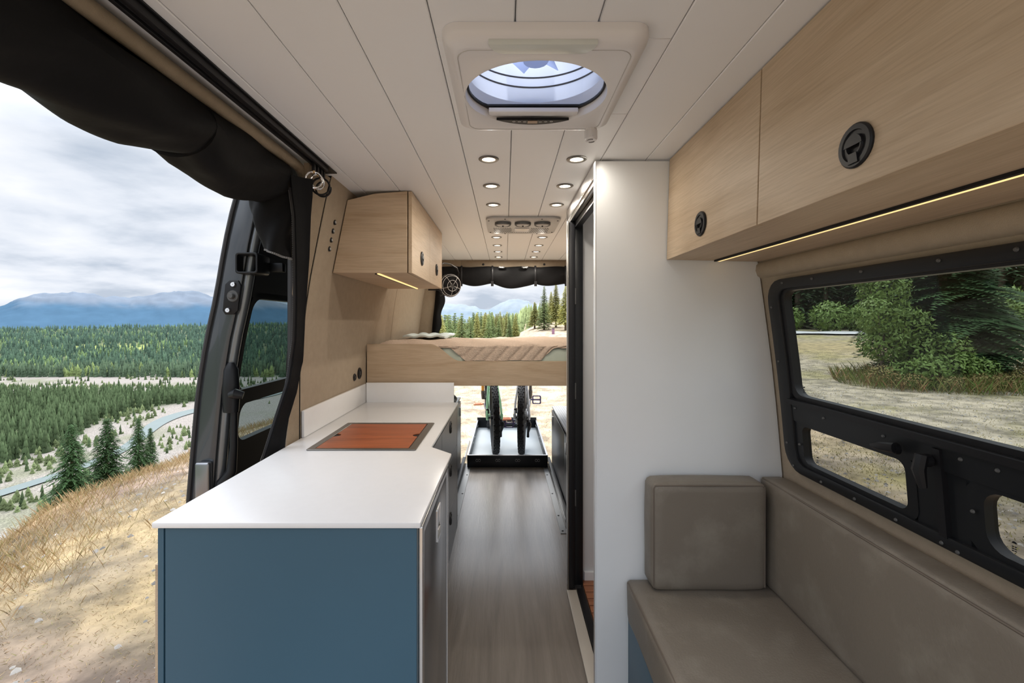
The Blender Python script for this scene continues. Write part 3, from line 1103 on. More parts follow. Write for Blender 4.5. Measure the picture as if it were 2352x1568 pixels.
blades('tall_dry_grass', 'tall golden dry grass along the brow of the hill', 46000, brow, .03, .17, .0032, STRAW, M['straw'], lean=.9)
blades('short_dry_grass', 'flattened straw coloured turf beside the van', 110000, turf, .008, .035, .0028, STRAW + [(.34, .32, .14), (.42, .29, .19), (.40, .27, .19)], M['straw'], lean=2.2)
blades('weedy_grass', 'weeds and rusty wild flowers around the foot of the big spruce', 18000, island, .08, .5, .009,
       [(.14, .17, .05), (.20, .19, .07), (.27, .15, .08), (.11, .16, .04), (.28, .23, .11), (.12, .17, .05)], M['weeds'], lean=.9)
blades('sparse_grass', 'thin yellowish grass on the gravel outside the side window', 48000, rightgrass, .01, .05, .010,
       [(.34, .30, .14), (.28, .26, .10), (.40, .34, .19), (.22, .21, .09)], M['straw'], lean=1.2)
def reargrass():
    y = 4.6 + 14 * random.random() ** 1.3
    return -2.2 + 4.6 * random.random(), y


blades('rear_dry_grass', 'short pale straw on the ground behind the rear doorway', 26000, reargrass, .012, .05, .006, [(.62, .48, .30), (.52, .38, .22), (.66, .54, .38), (.36, .27, .17), (.44, .40, .20)], M['straw'], lean=1.8)
# pebbles on the gravel by the side window
V, Fc, Cc = [], [], []
for i in range(6500):
    y = 1.1 + 12 * random.random() ** 1.3
    x = y * (.55 + .75 * random.random()) + .6
    if i % 4 == 0:
        y = 1.0 + 6 * random.random(); x = -1.5 - 3.2 * random.random()
        if i % 12:
            continue
    s_ = .007 + .030 * random.random() ** 3
    z = float(ground_z(x, y))
    o_ = len(V)
    for q in ((1, 0, 0), (0, 1, 0), (-1, 0, 0), (0, -1, 0), (0, 0, .7)):
        V.append((x + q[0] * s_ * (.7 + .6 * random.random()), y + q[1] * s_ * (.7 + .6 * random.random()), z + q[2] * s_ - .002))
    Fc += [(o_, o_ + 1, o_ + 4), (o_ + 1, o_ + 2, o_ + 4), (o_ + 2, o_ + 3, o_ + 4), (o_ + 3, o_, o_ + 4)]
    c_ = .10 + .26 * random.random()
    Cc += [(c_, c_ * .94, c_ * .86)] * 5
pb = np_mesh('gravel', np.array(V), np.array(Fc), M['stone'], np.array(Cc))
pb['kind'] = 'stuff'; pb['label'] = 'loose pebbles on the ground outside the side window'; pb['category'] = 'gravel'
#@@INTERIOR
# ================================================================== VAN SHELL
fl = MB().box(-.80, .985, -.9, REAR_Y + .02, -.05, 0).build('floor', M['floor'])
struct(fl, 'grey brown wood look vinyl floor')
ch = MB().box(-.95, 1.05, -.9, REAR_Y, -.22, -.052).build('trim_1', M['blackm'])
struct(ch, 'dark sill under the floor')

# ceiling: white tongue and groove planks under a backing board
cl = MB()
for b in ((-.95, 1.02, .12, .90), (-.95, 1.02, 1.26, REAR_Y + .05)):
    cl.box(b[0], b[1], b[2], b[3], 1.912, 1.96)
cl.box(-.95, -.095, .90, 1.26, 1.912, 1.96).box(.245, 1.02, .90, 1.26, 1.912, 1.96)
ceil_o = struct(cl.build('ceiling', M['ceilback']), 'white planked ceiling')
SP, S0 = .1587, .0193
for k in range(-5, 6):
    x0, x1 = S0 + k * SP + .0009, S0 + (k + 1) * SP - .0009
    x0, x1 = max(x0, -.765), min(x1, .83)
    pl = MB()
    if k == -1:
        pl.box(x0, x1, .12, .915, H, 1.912).box(x0, x1, 1.245, REAR_Y, H, 1.912).box(x0, -.096, .915, 1.245, H, 1.912)
    elif k == 0:
        pl.box(x0, x1, .12, .915, H, 1.912).box(x0, x1, 1.245, REAR_Y, H, 1.912)
    elif k == 1:
        pl.box(x0, x1, .12, .915, H, 1.912).box(x0, x1, 1.245, REAR_Y, H, 1.912).box(.236, x1, .915, 1.245, H, 1.912)
    else:
        pl.box(x0, x1, .12, REAR_Y, H, 1.912)
    pl.build('plank', M['ceil'], ceil_o, bevel=.0022, seg=1)


def wall_grid(fx, y0, y1, z0, z1, nz=24, ny=6):
    return MB().grid(lambda u, v: (fx(z0 + (z1 - z0) * v), y0 + (y1 - y0) * u, z0 + (z1 - z0) * v), ny, nz)


# pillars behind the sliding doorway and behind the side window
pf = MB().box(-.95, -.80, .27, .44, -.1, 1.94).build('trim_5', M['fabric'], bevel=.01)
struct(pf, 'cloth covered pillar between cab and sliding doorway')
# wall_left : outer skin, two cloth-faced panels, the front pillar and the cant rail over the door
wl = wall_grid(lambda z: XL(z) - .05, 1.76, REAR_Y, -.1, 1.95).build('wall_left', M['blackm'], solid=.02)
struct(wl, 'beige cloth lined side wall beside the worktop')
for (ya, yb) in ((1.774, 3.145), (3.152, REAR_Y - .01)):
    MB().slab(lambda u, v: (XL(1.91 * v), ya + (yb - ya) * u, 1.91 * v), lambda u, v: (XL(1.91 * v) - .02, ya + (yb - ya) * u, 1.91 * v), 4, 40).build('panel', M['fabric'], wl, smooth=True)
pil = lambda o: (lambda u, v: (XL(1.89 * v) - .010 + .008 * u - o, (interp(PF, 1.89 * v) + .025) * (1 - u) + 1.766 * u, 1.89 * v))
PF = [(0, 1.64), (.88, 1.655), (1.0, 1.68), (1.18, 1.72), (1.5, 1.665), (1.72, 1.615), (1.90, 1.57)]
MB().slab(pil(0), pil(.02), 4, 40).build('pillar', M['fabric2'], wl, smooth=True)
MB().grid(lambda u, v: (XL(1.9 * v) - .03 + .0285 * u, 1.7715, 1.9 * v), 1, 36).build('gap_shade', M['black'], wl)  # black sheet standing in for the shadow between pillar and panel
ct = [(-.723, y, 1.875) for y in np.linspace(.12, 1.58, 12)]
for i in range(1, 9):
    a = i / 8 * PI / 2
    ct.append((-.723 - .004 * (1 - math.cos(a)), 1.58 + .09 * math.sin(a), 1.875 - .13 * (1 - math.cos(a))))
MB().tube(ct, [.0175] * 14 + [.016, .013, .010, .007, .004, .003][:len(ct) - 14], 14).build('cant_rail', M['fabric2'], wl, smooth=True)
MB().box(-.95, -.768, .12, 1.78, 1.895, 1.95).build('door_header', M['blackm'], wl)

# wall_right with the side window opening (window Y .28-1.535, Z .842-1.468)
wr = MB()
wr.grid(lambda u, v: (XR(.85 * v), .05 + (REAR_Y - .05) * u, .85 * v), 8, 14)
up = [(.900, 1.462), (.895, 1.482), (.880, 1.492), (.874, 1.510), (.876, 1.528), (.888, 1.540), (.86, 1.70), (.80, 1.92)]
wr.grid(lambda u, v: (up[round(v * 7)][0], .05 + (REAR_Y - .05) * u, up[round(v * 7)][1]), 8, 7)
wr.grid(lambda u, v: (XR(.84 + .63 * v), 1.515 + (REAR_Y - 1.515) * u, .84 + .63 * v), 6, 10)
wr.grid(lambda u, v: (XR(.84 + .63 * v), .05 + .25 * u, .84 + .63 * v), 2, 10)
wro = struct(wr.build('wall_right', M['fabric'], solid=-.03, smooth=True, fixn=False), 'beige cloth lined side wall around the big window')

# rear doorway frame
rw = MB()
rw.prism([(-.80, 0), (-.70, 0), (-.665, 1.15), (-.622, 1.63), (-.615, 1.72), (-.585, 1.79), (-.52, 1.826), (-.40, 1.832), (-.40, 1.93), (-.80, 1.93)], 'Y', 4.18, 4.30)
rw.prism([(.985, 0), (.86, 0), (.83, 1.15), (.79, 1.63), (.775, 1.72), (.74, 1.79), (.68, 1.826), (.55, 1.832), (.55, 1.93), (.985, 1.93)], 'Y', 4.18, 4.30)
rw.prism([(-.401, 1.832), (.551, 1.832), (.551, 1.93), (-.401, 1.93)], 'Y', 4.18, 4.30)
rwo = struct(rw.build('wall_rear', M['fabric'], bevel=.006), 'beige lined frame of the open rear doorway')
for x in (-.20, .36):
    MB().lathe([(.0001, 4.172), (.009, 4.173), (.011, 4.1805)], (x, 0, 1.862), 'Y', 10).build('plug', M['black'], rwo)

# shower partition, shower walls and tray
ptn = [(.3147, 0), (.3147, 1.893)] + [(.79, 1.893)] + [(XR(z) - .004, z) for z in (1.8, 1.7, 1.6, 1.535, 1.4, 1.3, 1.18, 1.05, .95, .85, .8, .6, .3, 0)]
sw = struct(MB().prism(ptn, 'Y', PANEL_Y, PANEL_Y + .02).build('wall_partition', M['white'], bevel=.003), 'white partition panel of the shower, facing the bench')
MB().box(.3135, .3185, PANEL_Y - .002, PANEL_Y + .024, 0, 1.893).build('edge_trim', M['white'], sw, bevel=.002)
MB().prism(ptn, 'Y', 2.31, 2.33).build('back_panel', M['shower'], sw)
MB().prism([(XR(z) - .03, z) for z in (0, .6, .8, 1.2, 1.5, 1.8)] + [(XR(z) - .015, z) for z in (1.8, 1.5, 1.2, .8, .6, 0)], 'Y', PANEL_Y + .021, 2.309).build('side_panel', M['shower'], sw)
MB().box(.40, .95, 2.292, 2.309, .03, .07).build('baseboard', M['white'], sw)
mb = MB().prism([(.3147, 1.895), (.3147, 1.842), (.322, 1.842), (.322, 1.828), (.345, 1.828), (.345, 1.895)], 'Y', PANEL_Y + .025, 2.325)
mb.build('door_track', M['alu'], sw, bevel=.002)
MB().box(.347, .375, PANEL_Y + .025, 2.325, 1.80, 1.895).build('track_liner', M['black'], sw)
st = thing('shower_tray', 'teak slatted shower floor behind the black door post', 'shower floor', (.65, 1.95, 0))
MB().box(.385, .945, PANEL_Y + .03, 2.29, 0.001, .012).build('pan', M['dkgrey'], st)
for i in range(13):
    y = PANEL_Y + .035 + i * .0525
    MB().box(.388, .94, y, y + .046, .0125, .03).build('slat', M['teak'], st, bevel=.002)
MB().box(.303, .352, PANEL_Y - .0, 2.24, 0, .014).build('trim_2', M['sill'], bevel=.002)['kind'] = 'structure'
MB().box(.354, .384, PANEL_Y + .022, 2.24, 0, .022).build('trim_3', M['black'], bevel=.002)['kind'] = 'structure'

d2 = MB().box(.3150, .345, 2.245, 2.33, .015, 1.826).build('door_2', M['black'], bevel=.003)
struct(d2, 'black retracted sliding shower door standing edge on')
MB().box(.3455, .388, 2.262, 2.305, .024, 1.826).build('frame', M['blackm'], d2, bevel=.003)
MB().box(.309, .3148, 2.240, 2.262, .015, 1.826).build('handle_profile', M['rim'], d2, bevel=.0015)
for z in (.42, .95, 1.42):
    MB().box(.346, .352, 2.252, 2.2615, z, z + .08).build('guide', M['dkgrey'], d2)

# ================================================================== SIDE WINDOW
def wp(p, t):
    return (XR(p[1]) - t, p[0], p[1])


win = MB().ringpair(rrect(.28, 1.535, .842, 1.468, .075), rrect(.332, 1.478, .872, 1.436, .045), wp, .022, -.02).build('window_1', M['blackm'], smooth=True, bevel=.004)
struct(win, 'black framed side window above the bench with one wide upper pane')
MB().ringpair(rrect(.325, 1.485, 1.083, 1.44, .045), rrect(.352, 1.458, 1.098, 1.430, .035), wp, .014, -.012).build('sash', M['black'], win, smooth=True)
MB().grid(lambda u, v: wp((.325 + 1.16 * u, 1.012 + .072 * v), .018), 6, 4).build('transom', M['blackm'], win, solid=-.02)
MB().grid(lambda u, v: wp((.325 + 1.16 * u, 1.066 + .016 * v), .028), 6, 1).build('transom_lip', M['black'], win, solid=-.02)
MB().ringpair(rrect(1.045, 1.485, .866, 1.018, .03), rrect(1.072, 1.443, .884, 1.002, .024), wp, .014, -.012).build('sash', M['blackm'], win, smooth=True)
MB().ringpair(rrect(.325, .935, .866, 1.018, .045), rrect(.38, .897, .884, 1.002, .035), wp, .014, -.012).build('sash', M['blackm'], win, smooth=True)
MB().grid(lambda u, v: wp((.985 + .065 * u, .868 + .148 * v), .012), 2, 4).build('mullion', M['blackm'], win, solid=-.02)
MB().grid(lambda u, v: wp((.930 + .045 * u, .868 + .148 * v), .012), 2, 4).build('mullion', M['blackm'], win, solid=-.02)
MB().grid(lambda u, v: wp((.970 + .018 * u, .868 + .19 * v), .024), 2, 4).build('mullion', M['black'], win, solid=-.02)
for r_ in ((.35, 1.46, 1.096, 1.432), (1.07, 1.445, .882, 1.004), (.37, .90, .882, 1.004)):
    MB().grid(lambda u, v: wp((r_[0] + (r_[1] - r_[0]) * u, r_[2] + (r_[3] - r_[2]) * v), -.004), 1, 8).build('pane', M['win_tint'] if r_[3] > 1.2 else M['low_tint'], win, solid=0.0, fixn=False)
for (y, z, ty) in ((1.070, 1.033, .05), (.990, 1.030, .012)):
    lt = MB().add([], [])
    x = XR(z)
    lt.tube([(x - .03, y, z), (x - .042, y, z)], .014, 12)
    if ty > .03:
        lt.tube([(x - .045, y - .01, z + .004), (x - .05, y + .02, z), (x - .046, y + .055, z - .006)], [.012, .011, .006], 8, flat=(.7, 1))
    else:
        lt.tube([(x - .045, y, z + .012), (x - .052, y, z - .02), (x - .046, y - .004, z - .058)], [.012, .013, .008], 8)
    lt.build('latch', M['black'], win, smooth=True)
scr = MB().lathe([(.0001, -.0035), (.003, -.003), (.0045, 0)], axis='X', n=8)
first = None
pts = [(1.515, .93), (1.515, 1.2), (1.515, 1.38), (1.49, .861), (1.36, .853), (1.23, .853), (1.10, .853), (.985, .853), (.95, .850), (.80, .853), (.66, .853),
       (1.44, 1.455), (1.30, 1.455), (1.12, 1.455), (.92, 1.455), (.78, 1.455), (1.12, 1.05), (.93, 1.05), (.915, .95), (1.455, .94), (1.46, 1.055), (1.33, 1.05), (.86, 1.05)]
for (y, z) in pts:
    inner = z > 1.0 and z < 1.08 or (y in (.915, 1.455) and z in (.95, .94))
    x = XR(z) - (.0185 if inner else .0225)
    if first is None:
        first = MB().lathe([(.0001, x - .0035), (.003, x - .003), (.0045, x)], (0, y, z), 'X', 8).build('screw', M['dkgrey'], win, smooth=True)
        o0 = (x, y, z)
    else:
        c_ = first.copy(); C.objects.link(c_)
        c_.location = first.location + Vector((x - o0[0], y - o0[1], z - o0[2]))

for (y, z) in ((1.437, 1.117), (1.405, .905), (.862, .905)):
    em = MB()
    em.prism([(y + .004 * math.cos(a), z + .006 + .004 * math.sin(a)) for a in np.linspace(0, PI, 9)], 'X', XR(z) + .0015, XR(z) + .0025)
    for q in (0, -.004, -.008):
        em.box(XR(z) + .0015, XR(z) + .0025, y - .004, y - .0005, z + q - .0008, z + q + .0008).box(XR(z) + .0015, XR(z) + .0025, y + .001, y + .004, z + q - .0012, z + q + .0006)
    em.build('etched_mark', M['black'], win)

# ================================================================== SLIDING DOOR (open, outside the body)
DP = [(.55, -1.215), (.66, -1.206), (.895, -1.186), (1.079, -1.169), (1.263, -1.139), (1.414, -1.105), (1.497, -1.090), (1.63, -1.068), (1.80, -1.030), (1.86, -1.01)]


def DX(z):
    return interp([(-.3, -1.215)] + DP, z)


zs = [-.25, .1, .4, .66, .895, 1.079, 1.263, 1.414, 1.497, 1.63, 1.80, 1.86]
prof = [(DX(z), z) for z in zs] + [(DX(z) + .085, z) for z in zs[::-1]]
# front edge face (the strip facing the cab) and outer skin, with the glass openings left free
dr = MB().prism(prof, 'Y', 1.742, 1.80)
dsk = lambda y0, y1, z0, z1: dr.grid(lambda u, v: (DX(z0 + (z1 - z0) * v) + .012, y0 + (y1 - y0) * u, z0 + (z1 - z0) * v), 4, 8)
dsk(1.80, 3.0, -.25, .76); dsk(1.80, 3.0, 1.47, 1.86); dsk(2.75, 3.0, .80, 1.47)
door = struct(dr.build('door_1', M['bodypaint'], bevel=.006, fixn=True), 'graphite sliding door standing open outside, beyond the worktop')
ins = lambda z: DX(z) + .105


def dgrid(y0, y1, z0, z1, off=0.0, nz=8, ny=2):
    return MB().grid(lambda u, v: (ins(z0 + (z1 - z0) * v) + off, y0 + (y1 - y0) * u, z0 + (z1 - z0) * v), ny, nz)


# inner trim around the two openings
tr = MB()
for a in ((1.795, 3.0, 1.43, 1.84), (1.795, 3.0, -.2, .84), (2.72, 3.0, .84, 1.43)):
    tr.grid(lambda u, v: (ins(a[2] + (a[3] - a[2]) * v), a[0] + (a[1] - a[0]) * u, a[2] + (a[3] - a[2]) * v), 3, 10)
tr.build('inner_trim', M['black'], door, solid=-.02)


def dwp(p, t):
    return (ins(p[1]) - .03 + t, p[0], p[1])


MB().ringpair(rrect(1.795, 2.74, 1.035, 1.45, .05), rrect(1.815, 2.70, 1.055, 1.425, .05), dwp, .03, -.01).build('window_frame', M['blackm'], door, smooth=True)
MB().ringpair(rrect(1.80, 2.74, .82, 1.05, .05), rrect(1.835, 2.70, .845, 1.0, .05), dwp, .035, 0).build('window_frame', M['black'], door, smooth=True)
MB().grid(lambda u, v: dwp((1.80 + .94 * u, 1.0 + .06 * v), .04), 3, 3).build('window_bar', M['blackm'], door, solid=-.02)
MB().grid(lambda u, v: dwp((1.80 + .95 * u, .83 + .61 * v), -.004), 2, 10).build('pane', M['door_tint'], door, fixn=False)
# vertical rounded return beside the front face, sky highlight put in its lighter paint
bar = [(DX(z) + .088, 1.775, z) for z in np.linspace(.55, 1.82, 20)]
MB().tube(bar, .021, 12).build('door_return', M['bodypaint_highlight'], door, smooth=True)
# outer black weather strip along the leading edge
MB().tube([(DX(z) - .004, 1.742, z) for z in np.linspace(-.2, 1.84, 24)], .009, 8).build('weather_strip', M['rubber2'], door, smooth=True)
# striker plate with two bolts
sp_ = MB().prism([(-1.068, 1.475), (-1.052, 1.49), (-1.018, 1.49), (-1.008, 1.47), (-1.020, 1.375), (-1.034, 1.36), (-1.068, 1.36), (-1.078, 1.375)], 'Y', 1.735, 1.743)
spo = sp_.build('striker_plate', M['black'], door, bevel=.002)
for (x, z) in ((-1.035, 1.474), (-1.055, 1.376)):
    MB().lathe([(.0001, 1.733), (.003, 1.727), (.008, 1.727), (.0105, 1.731), (.0105, 1.7352)], (x, 0, z), 'Y', 14).build('bolt', M['chrome'], spo, smooth=True)
MB().lathe([(.0001, 1.716), (.008, 1.716), (.011, 1.720), (.011, 1.730), (.021, 1.730), (.023, 1.7352)], (-1.037, 0, 1.430), 'Y', 16).build('striker_pin', M['dkgrey'], spo, smooth=True)
# bumper block low on the front face
MB().box(-1.172, -1.118, 1.715, 1.742, .60, .80).build('bumper', M['steelgrey'], door, bevel=.008, seg=3)
# upper roller bracket (open black cup)
cup = MB().ringpair(rrect(-1.010, -.925, 1.512, 1.592, .012), rrect(-1.002, -.933, 1.520, 1.584, .008), lambda p, t: (p[0], t, p[1]), 1.70, 1.79)
cup.box(-1.006, -.93, 1.785, 1.795, 1.516, 1.588)
cup.box(-.955, -.88, 1.80, 1.83, 1.53, 1.565)
cup.build('roller_bracket', M['blackm'], door, bevel=.003)
# latch housing with lever, and the pull bar below
hz = MB().tube([(-1.055, 1.752, z) for z in (1.175, 1.15, 1.08, 1.03, .985)], [.012, .026, .031, .031, .028], 14, flat=(1, .8))
hz.build('latch_housing', M['blackm'], door, smooth=True)
lv = MB().tube([(-1.040, 1.725, 1.055), (-1.020, 1.72, 1.06), (-.995, 1.73, 1.052)], [.014, .020, .014], 12)
lv.build('lever', M['blackm'], door, smooth=True)
MB().tube([(-1.045, 1.755, .985), (-1.045, 1.752, .85), (-1.052, 1.75, .76), (-1.075, 1.745, .72), (-1.09, 1.742, .55)], [.013, .014, .018, .028, .030], 12).build('pull_bar', M['blackm'], door, smooth=True)
# rubber seal running along the body opening
seal = [(-.802 - .20 * max(0, (1.15 - z)), 1.718, z) for z in np.linspace(.45, 1.70, 24)]
so = MB().tube(seal, .018, 10).build('trim_4', M['rubber2'], smooth=True)
struct(so, 'black rubber door seal along the opening')

# ================================================================== BLACK ROLLED COVER IN THE DOORWAY
cov = thing('door_cover', 'black cloth cover rolled up over the sliding doorway, zipped edge hanging down', 'cover', (-.80, .7, 1.80))
Yk = [-.6, .2, .5, .766, .888, .976, 1.05, 1.10, 1.115, 1.135, 1.17, 1.251, 1.326, 1.433, 1.52, 1.60]
Bt = [1.71, 1.705, 1.705, 1.728, 1.712, 1.712, 1.725, 1.737, 1.745, 1.735, 1.716, 1.700, 1.700, 1.718, 1.735, 1.76]


def roll_pt(u, v):
    y = .12 + 1.48 * u
    b = float(np.interp(y, Yk, Bt))
    top = 1.893
    zc_, hz_ = (top + b) / 2, (top - b) / 2
    a = 2 * PI * v
    wr_ = .006 * math.sin(a * 3 + y * 9) + .004 * math.sin(a * 5 - y * 21)
    xr_ = .088 + .02 * math.sin(y * 7) * .3 + wr_
    tap = 1 - .35 * max(0, (y - 1.5) / .1) ** 2
    return (-.800 + xr_ * tap * math.cos(a), y, zc_ + (hz_ + wr_) * math.sin(a) * (tap * .2 + .8))


rl = MB().grid(roll_pt, 90, 40)
nb_ = 41
rl.f += [tuple(90 * nb_ + j for j in range(40)), tuple(j for j in range(40))[::-1]]
rl.build('roll', M['blackcloth'], cov, smooth=True)
MB().tube([(-.80 + .086 * math.cos(a), 1.112, 1.808 + .0640 * math.sin(a)) for a in np.linspace(0, 2 * PI, 25)[:-1]], .003, 6, closed=True, flat=(3.6, .5)).build('strap', M['blackcloth'], cov, smooth=True)


def flap_pt(u, v):
    z = 1.80 - .235 * u
    a = 2 * PI * v
    cxp = -.800 + .012 * u - .01 * math.sin(u * 3)
    w_ = .078 - .026 * u + .012 * math.sin(u * 5)
    wr_ = .006 * math.sin(a * 4 + u * 8)
    return (cxp + (w_ + wr_) * math.cos(a), 1.585 + (.045 + wr_) * math.sin(a), z - .015 * u * math.cos(a))


fp = MB().grid(flap_pt, 18, 30)
fp.f.append(tuple(18 * 31 + j for j in range(30)))
fp.build('hanging_flap', M['blackcloth'], cov, smooth=True)
# the edge strip down the pillar
RB = [(-.722, 1.865), (-.724, 1.80), (-.732, 1.727), (-.7386, 1.572), (-.758, 1.338), (-.766, 1.184), (-.789, 1.066), (-.8166, .972), (-.825, .8875), (-.83, .80)]
LB = [(-.78, 1.865), (-.775, 1.80), (-.765, 1.72), (-.762, 1.57), (-.762, 1.40), (-.766, 1.26), (-.789, 1.11), (-.829, .988), (-.872, .85), (-.89, .80)]


def strip_pt(u, v):
    i = u * 9
    k_ = min(int(i), 8); f_ = i - k_
    a = [RB[k_][q] * (1 - f_) + RB[k_ + 1][q] * f_ for q in (0, 1)]
    b = [LB[k_][q] * (1 - f_) + LB[k_ + 1][q] * f_ for q in (0, 1)]
    x, z = a[0] * (1 - v) + b[0] * v, a[1] * (1 - v) + b[1] * v
    yy = interp(PF, z) - .012
    k2 = yy / 1.70
    return (x * k2 + .004 * (1 - v), yy - .05 * v + .008 * math.sin(v * PI), CAMZ + (z - CAMZ) * k2)


MB().grid(strip_pt, 54, 6).build('edge_strip', M['blackcloth'], cov, solid=.01, smooth=True)
zp = MB()
for i in range(150):
    x, y, z = strip_pt(.10 + .88 * i / 150, 1.0)
    zp.box(x - .006, x + .001, y - .004, y + .002, z - .0014, z + .0014)
for i in range(34):
    q = flap_pt(1.0, (.30 + .62 * i / 34 + .25) % 1)
    zp.box(q[0] - .0025, q[0] + .0025, q[1] - .003, q[1] + .003, q[2] - .002, q[2] + .004)
z_o = zp.build('zip_teeth', M['zip'], cov); z_o['kind'] = 'stuff'
MB().tube([strip_pt(u, 1.0) for u in np.linspace(.08, 1, 50)], .007, 6).build('zip_tape', M['black'], cov, smooth=True)

# ================================================================== CURTAIN TRACK AND RINGS
tk = thing('curtain_track', 'long black curtain track screwed under the white ceiling along the doorway', 'rail', (-.61, .6, 1.868))
MB().box(-.690, -.641, .12, 1.735, 1.896, 1.8998).build('flange', M['blackm'], tk)
MB().prism([(-.678, 1.8955), (-.678, 1.879), (-.668, 1.879), (-.668, 1.886), (-.657, 1.886), (-.657, 1.879), (-.646, 1.879), (-.646, 1.8955)], 'Y', .12, 1.665).build('channel', M['black'], tk, bevel=.001)


def ring_hook(name, label, y, z, r, m, a0, a1, tilt, cat):
    o = thing(name, label, cat, (-.662, y, z))
    pts = []
    for a in np.linspace(math.radians(a0), math.radians(a1), 26):
        u, v = r * math.cos(a), r * math.sin(a)
        pts.append((-.662 + u * math.cos(tilt), y + u * math.sin(tilt), z + v - r))
    MB().tube(pts, .0036, 8, closed=(a1 - a0 >= 359)).build('ring', m, o, smooth=True)
    MB().box(-.667, -.657, y - .006, y + .006, z + .004, 1.885).build('glider', M['black'], o, bevel=.001)
    MB().tube([(-.662, y, z + .008), (-.662, y, z - .004)], .005, 8).build('eyelet', M['brass'], o, smooth=True)
    return o


ring_hook('curtain_ring', 'bright steel curtain ring, first on the track end nearest the doorway', 1.575, 1.850, .027, M['chrome'], 0, 360, .5, 'ring')
ring_hook('curtain_ring', 'bright steel curtain ring between another steel ring and a black one', 1.605, 1.850, .025, M['chrome'], 0, 360, .9, 'ring')
ring_hook('curtain_ring', 'black closed curtain ring hanging beside the two steel rings', 1.635, 1.848, .030, M['black'], 0, 360, .2, 'ring')
ring_hook('curtain_hook', 'black open curtain hook at the very end of the track', 1.658, 1.842, .027, M['black'], 110, 375, 0.0, 'hook')

# ================================================================== UPPER CABINETS
def latch_mesh(x, y, z, s, r=.034):
    """round push latch on a door whose outward normal is s along X"""
    mb = MB()
    mb.lathe([(r, x), (r, x + s * .003), (r * .93, x + s * .0055), (r * .72, x + s * .0055), (r * .68, x + s * .003), (r * .50, x + s * .003),
              (r * .46, x + s * .0065), (r * .40, x + s * .0065), (r * .34, x + s * .0008), (.0005, x + s * .0004)], (0, y, z), 'X', 30)
    mb.prism([(y - r * .22, z - r * .34), (y + r * .22, z - r * .34), (y + r * .30, z - r * .80), (y - r * .30, z - r * .80)], 'X', x + s * .0025, x + s * .0075)
    mb.prism([(y + r * .48 * math.cos(a) * 1.1, z + r * .50 * math.sin(a)) for a in np.linspace(0, PI, 9)], 'X', x + s * .0055, x + s * .0072)
    return mb


uc = thing('upper_cabinet', 'light oak wall cabinet with two doors hanging above the worktop', 'cabinet', (-.57, 2.43, 1.543))
body = [(-.744, 1.5435), (-.423, 1.5435), (-.423, 1.897), (-.565, 1.886), (-.681, 1.858)]
MB().prism(body, 'Y', 1.966, 2.90).build('body', M['oak_x'], uc, bevel=.0012, seg=1)
for (a, b, ly) in ((1.967, 2.431, 2.35), (2.435, 2.899, 2.80)):
    d_ = MB().prism([(-.4185, 1.5435), (-.4025, 1.5435), (-.4025, 1.896), (-.4185, 1.896)], 'Y', a, b).build('door', M['oak_y'], uc, bevel=.001, seg=1)
    latch_mesh(-.4025, (a + b) / 2, 1.637, 1).build('latch', M['black'], d_, smooth=True)
MB().box(-.568, -.558, 1.985, 2.86, 1.5395, 1.5434).build('led_channel', M['black'], uc)
lo = MB().box(-.5575, -.5475, 1.985, 2.86, 1.5395, 1.5434).build('led_strip', M['led'], uc); lo['label'] = 'lit warm led strip'

rc_ = thing('upper_cabinet', 'long light oak wall cabinet with flap doors above the side window', 'cabinet', (.72, .9, 1.547))
MB().prism([(.578, 1.5475), (.882, 1.541), (.80, 1.895), (.592, 1.895)], 'Y', .0, PANEL_Y - .003).build('body', M['oak_y'], rc_, bevel=.001, seg=1)
for (a, b, ly) in ((.0, .444, .2), (.448, 1.0135, .729), (1.0175, PANEL_Y - .004, 1.308)):
    d_ = MB().prism([(.562, 1.547), (.578, 1.5472), (.5885, 1.896), (.5725, 1.896)], 'Y', a, b).build('door', M['oak_y'], rc_, bevel=.001, seg=1)
    latch_mesh(.5635, ly, 1.613, -1, .0355).build('latch', M['black'], d_, smooth=True)
MB().box(.720, .729, .0, 1.567, 1.5385, 1.5465).build('led_channel', M['black'], rc_)
lo = MB().box(.7295, .7385, .0, 1.562, 1.5385, 1.5462).build('led_strip', M['led'], rc_); lo['label'] = 'lit warm led strip'

# ================================================================== GALLEY
gc = thing('galley_cabinet', 'kitchen base cabinet with deep blue end panel and charcoal drawers', 'cabinet', (-.5, 1.8, 0))
ep = MB().box(-.770, -.200, 1.030, 1.050, .0, .864).build('end_panel', M['blue'], gc, bevel=.001, seg=1); ep['label'] = 'deep blue end panel'
MB().box(-.786, -.7725, 1.029, 1.052, .0, .864).build('edge_strip', M['blue'], gc, bevel=.001, seg=1)
MB().box(-.7935, -.787, 1.032, 1.70, .0, .78).build('side_panel', M['oak_y'], gc)
MB().box(-.785, -.775, 1.053, 2.55, .0, .864).build('back_panel', M['white'], gc)
MB().box(-.774, -.285, 1.62, 2.55, .17, .864).build('carcass', M['darkgrey'], gc)
MB().box(-.774, -.44, 1.62, 2.55, .0, .169).build('toe_kick', M['black'], gc)
dd = MB().box(-.284, -.266, 1.655, 1.915, .19, .862).build('door', M['darkgrey'], gc, bevel=.0012, seg=1)
MB().tube([(-.262, 1.83, .78), (-.262, 1.83, .74)], .008, 10).build('handle', M['chrome'], dd, smooth=True)
for (z0, z1) in ((.656, .862), (.421, .653), (.19, .418)):
    dd = MB().box(-.284, -.266, 1.919, 2.508, z0, z1).build('drawer', M['darkgrey'], gc, bevel=.0012, seg=1)
    latch_mesh(-.266, 2.213, z1 - .042, 1, .030).build('latch', M['black'], dd, smooth=True)
MB().box(-.284, -.266, 2.511, 2.55, .19, .862).build('end_stile', M['darkgrey'], gc)

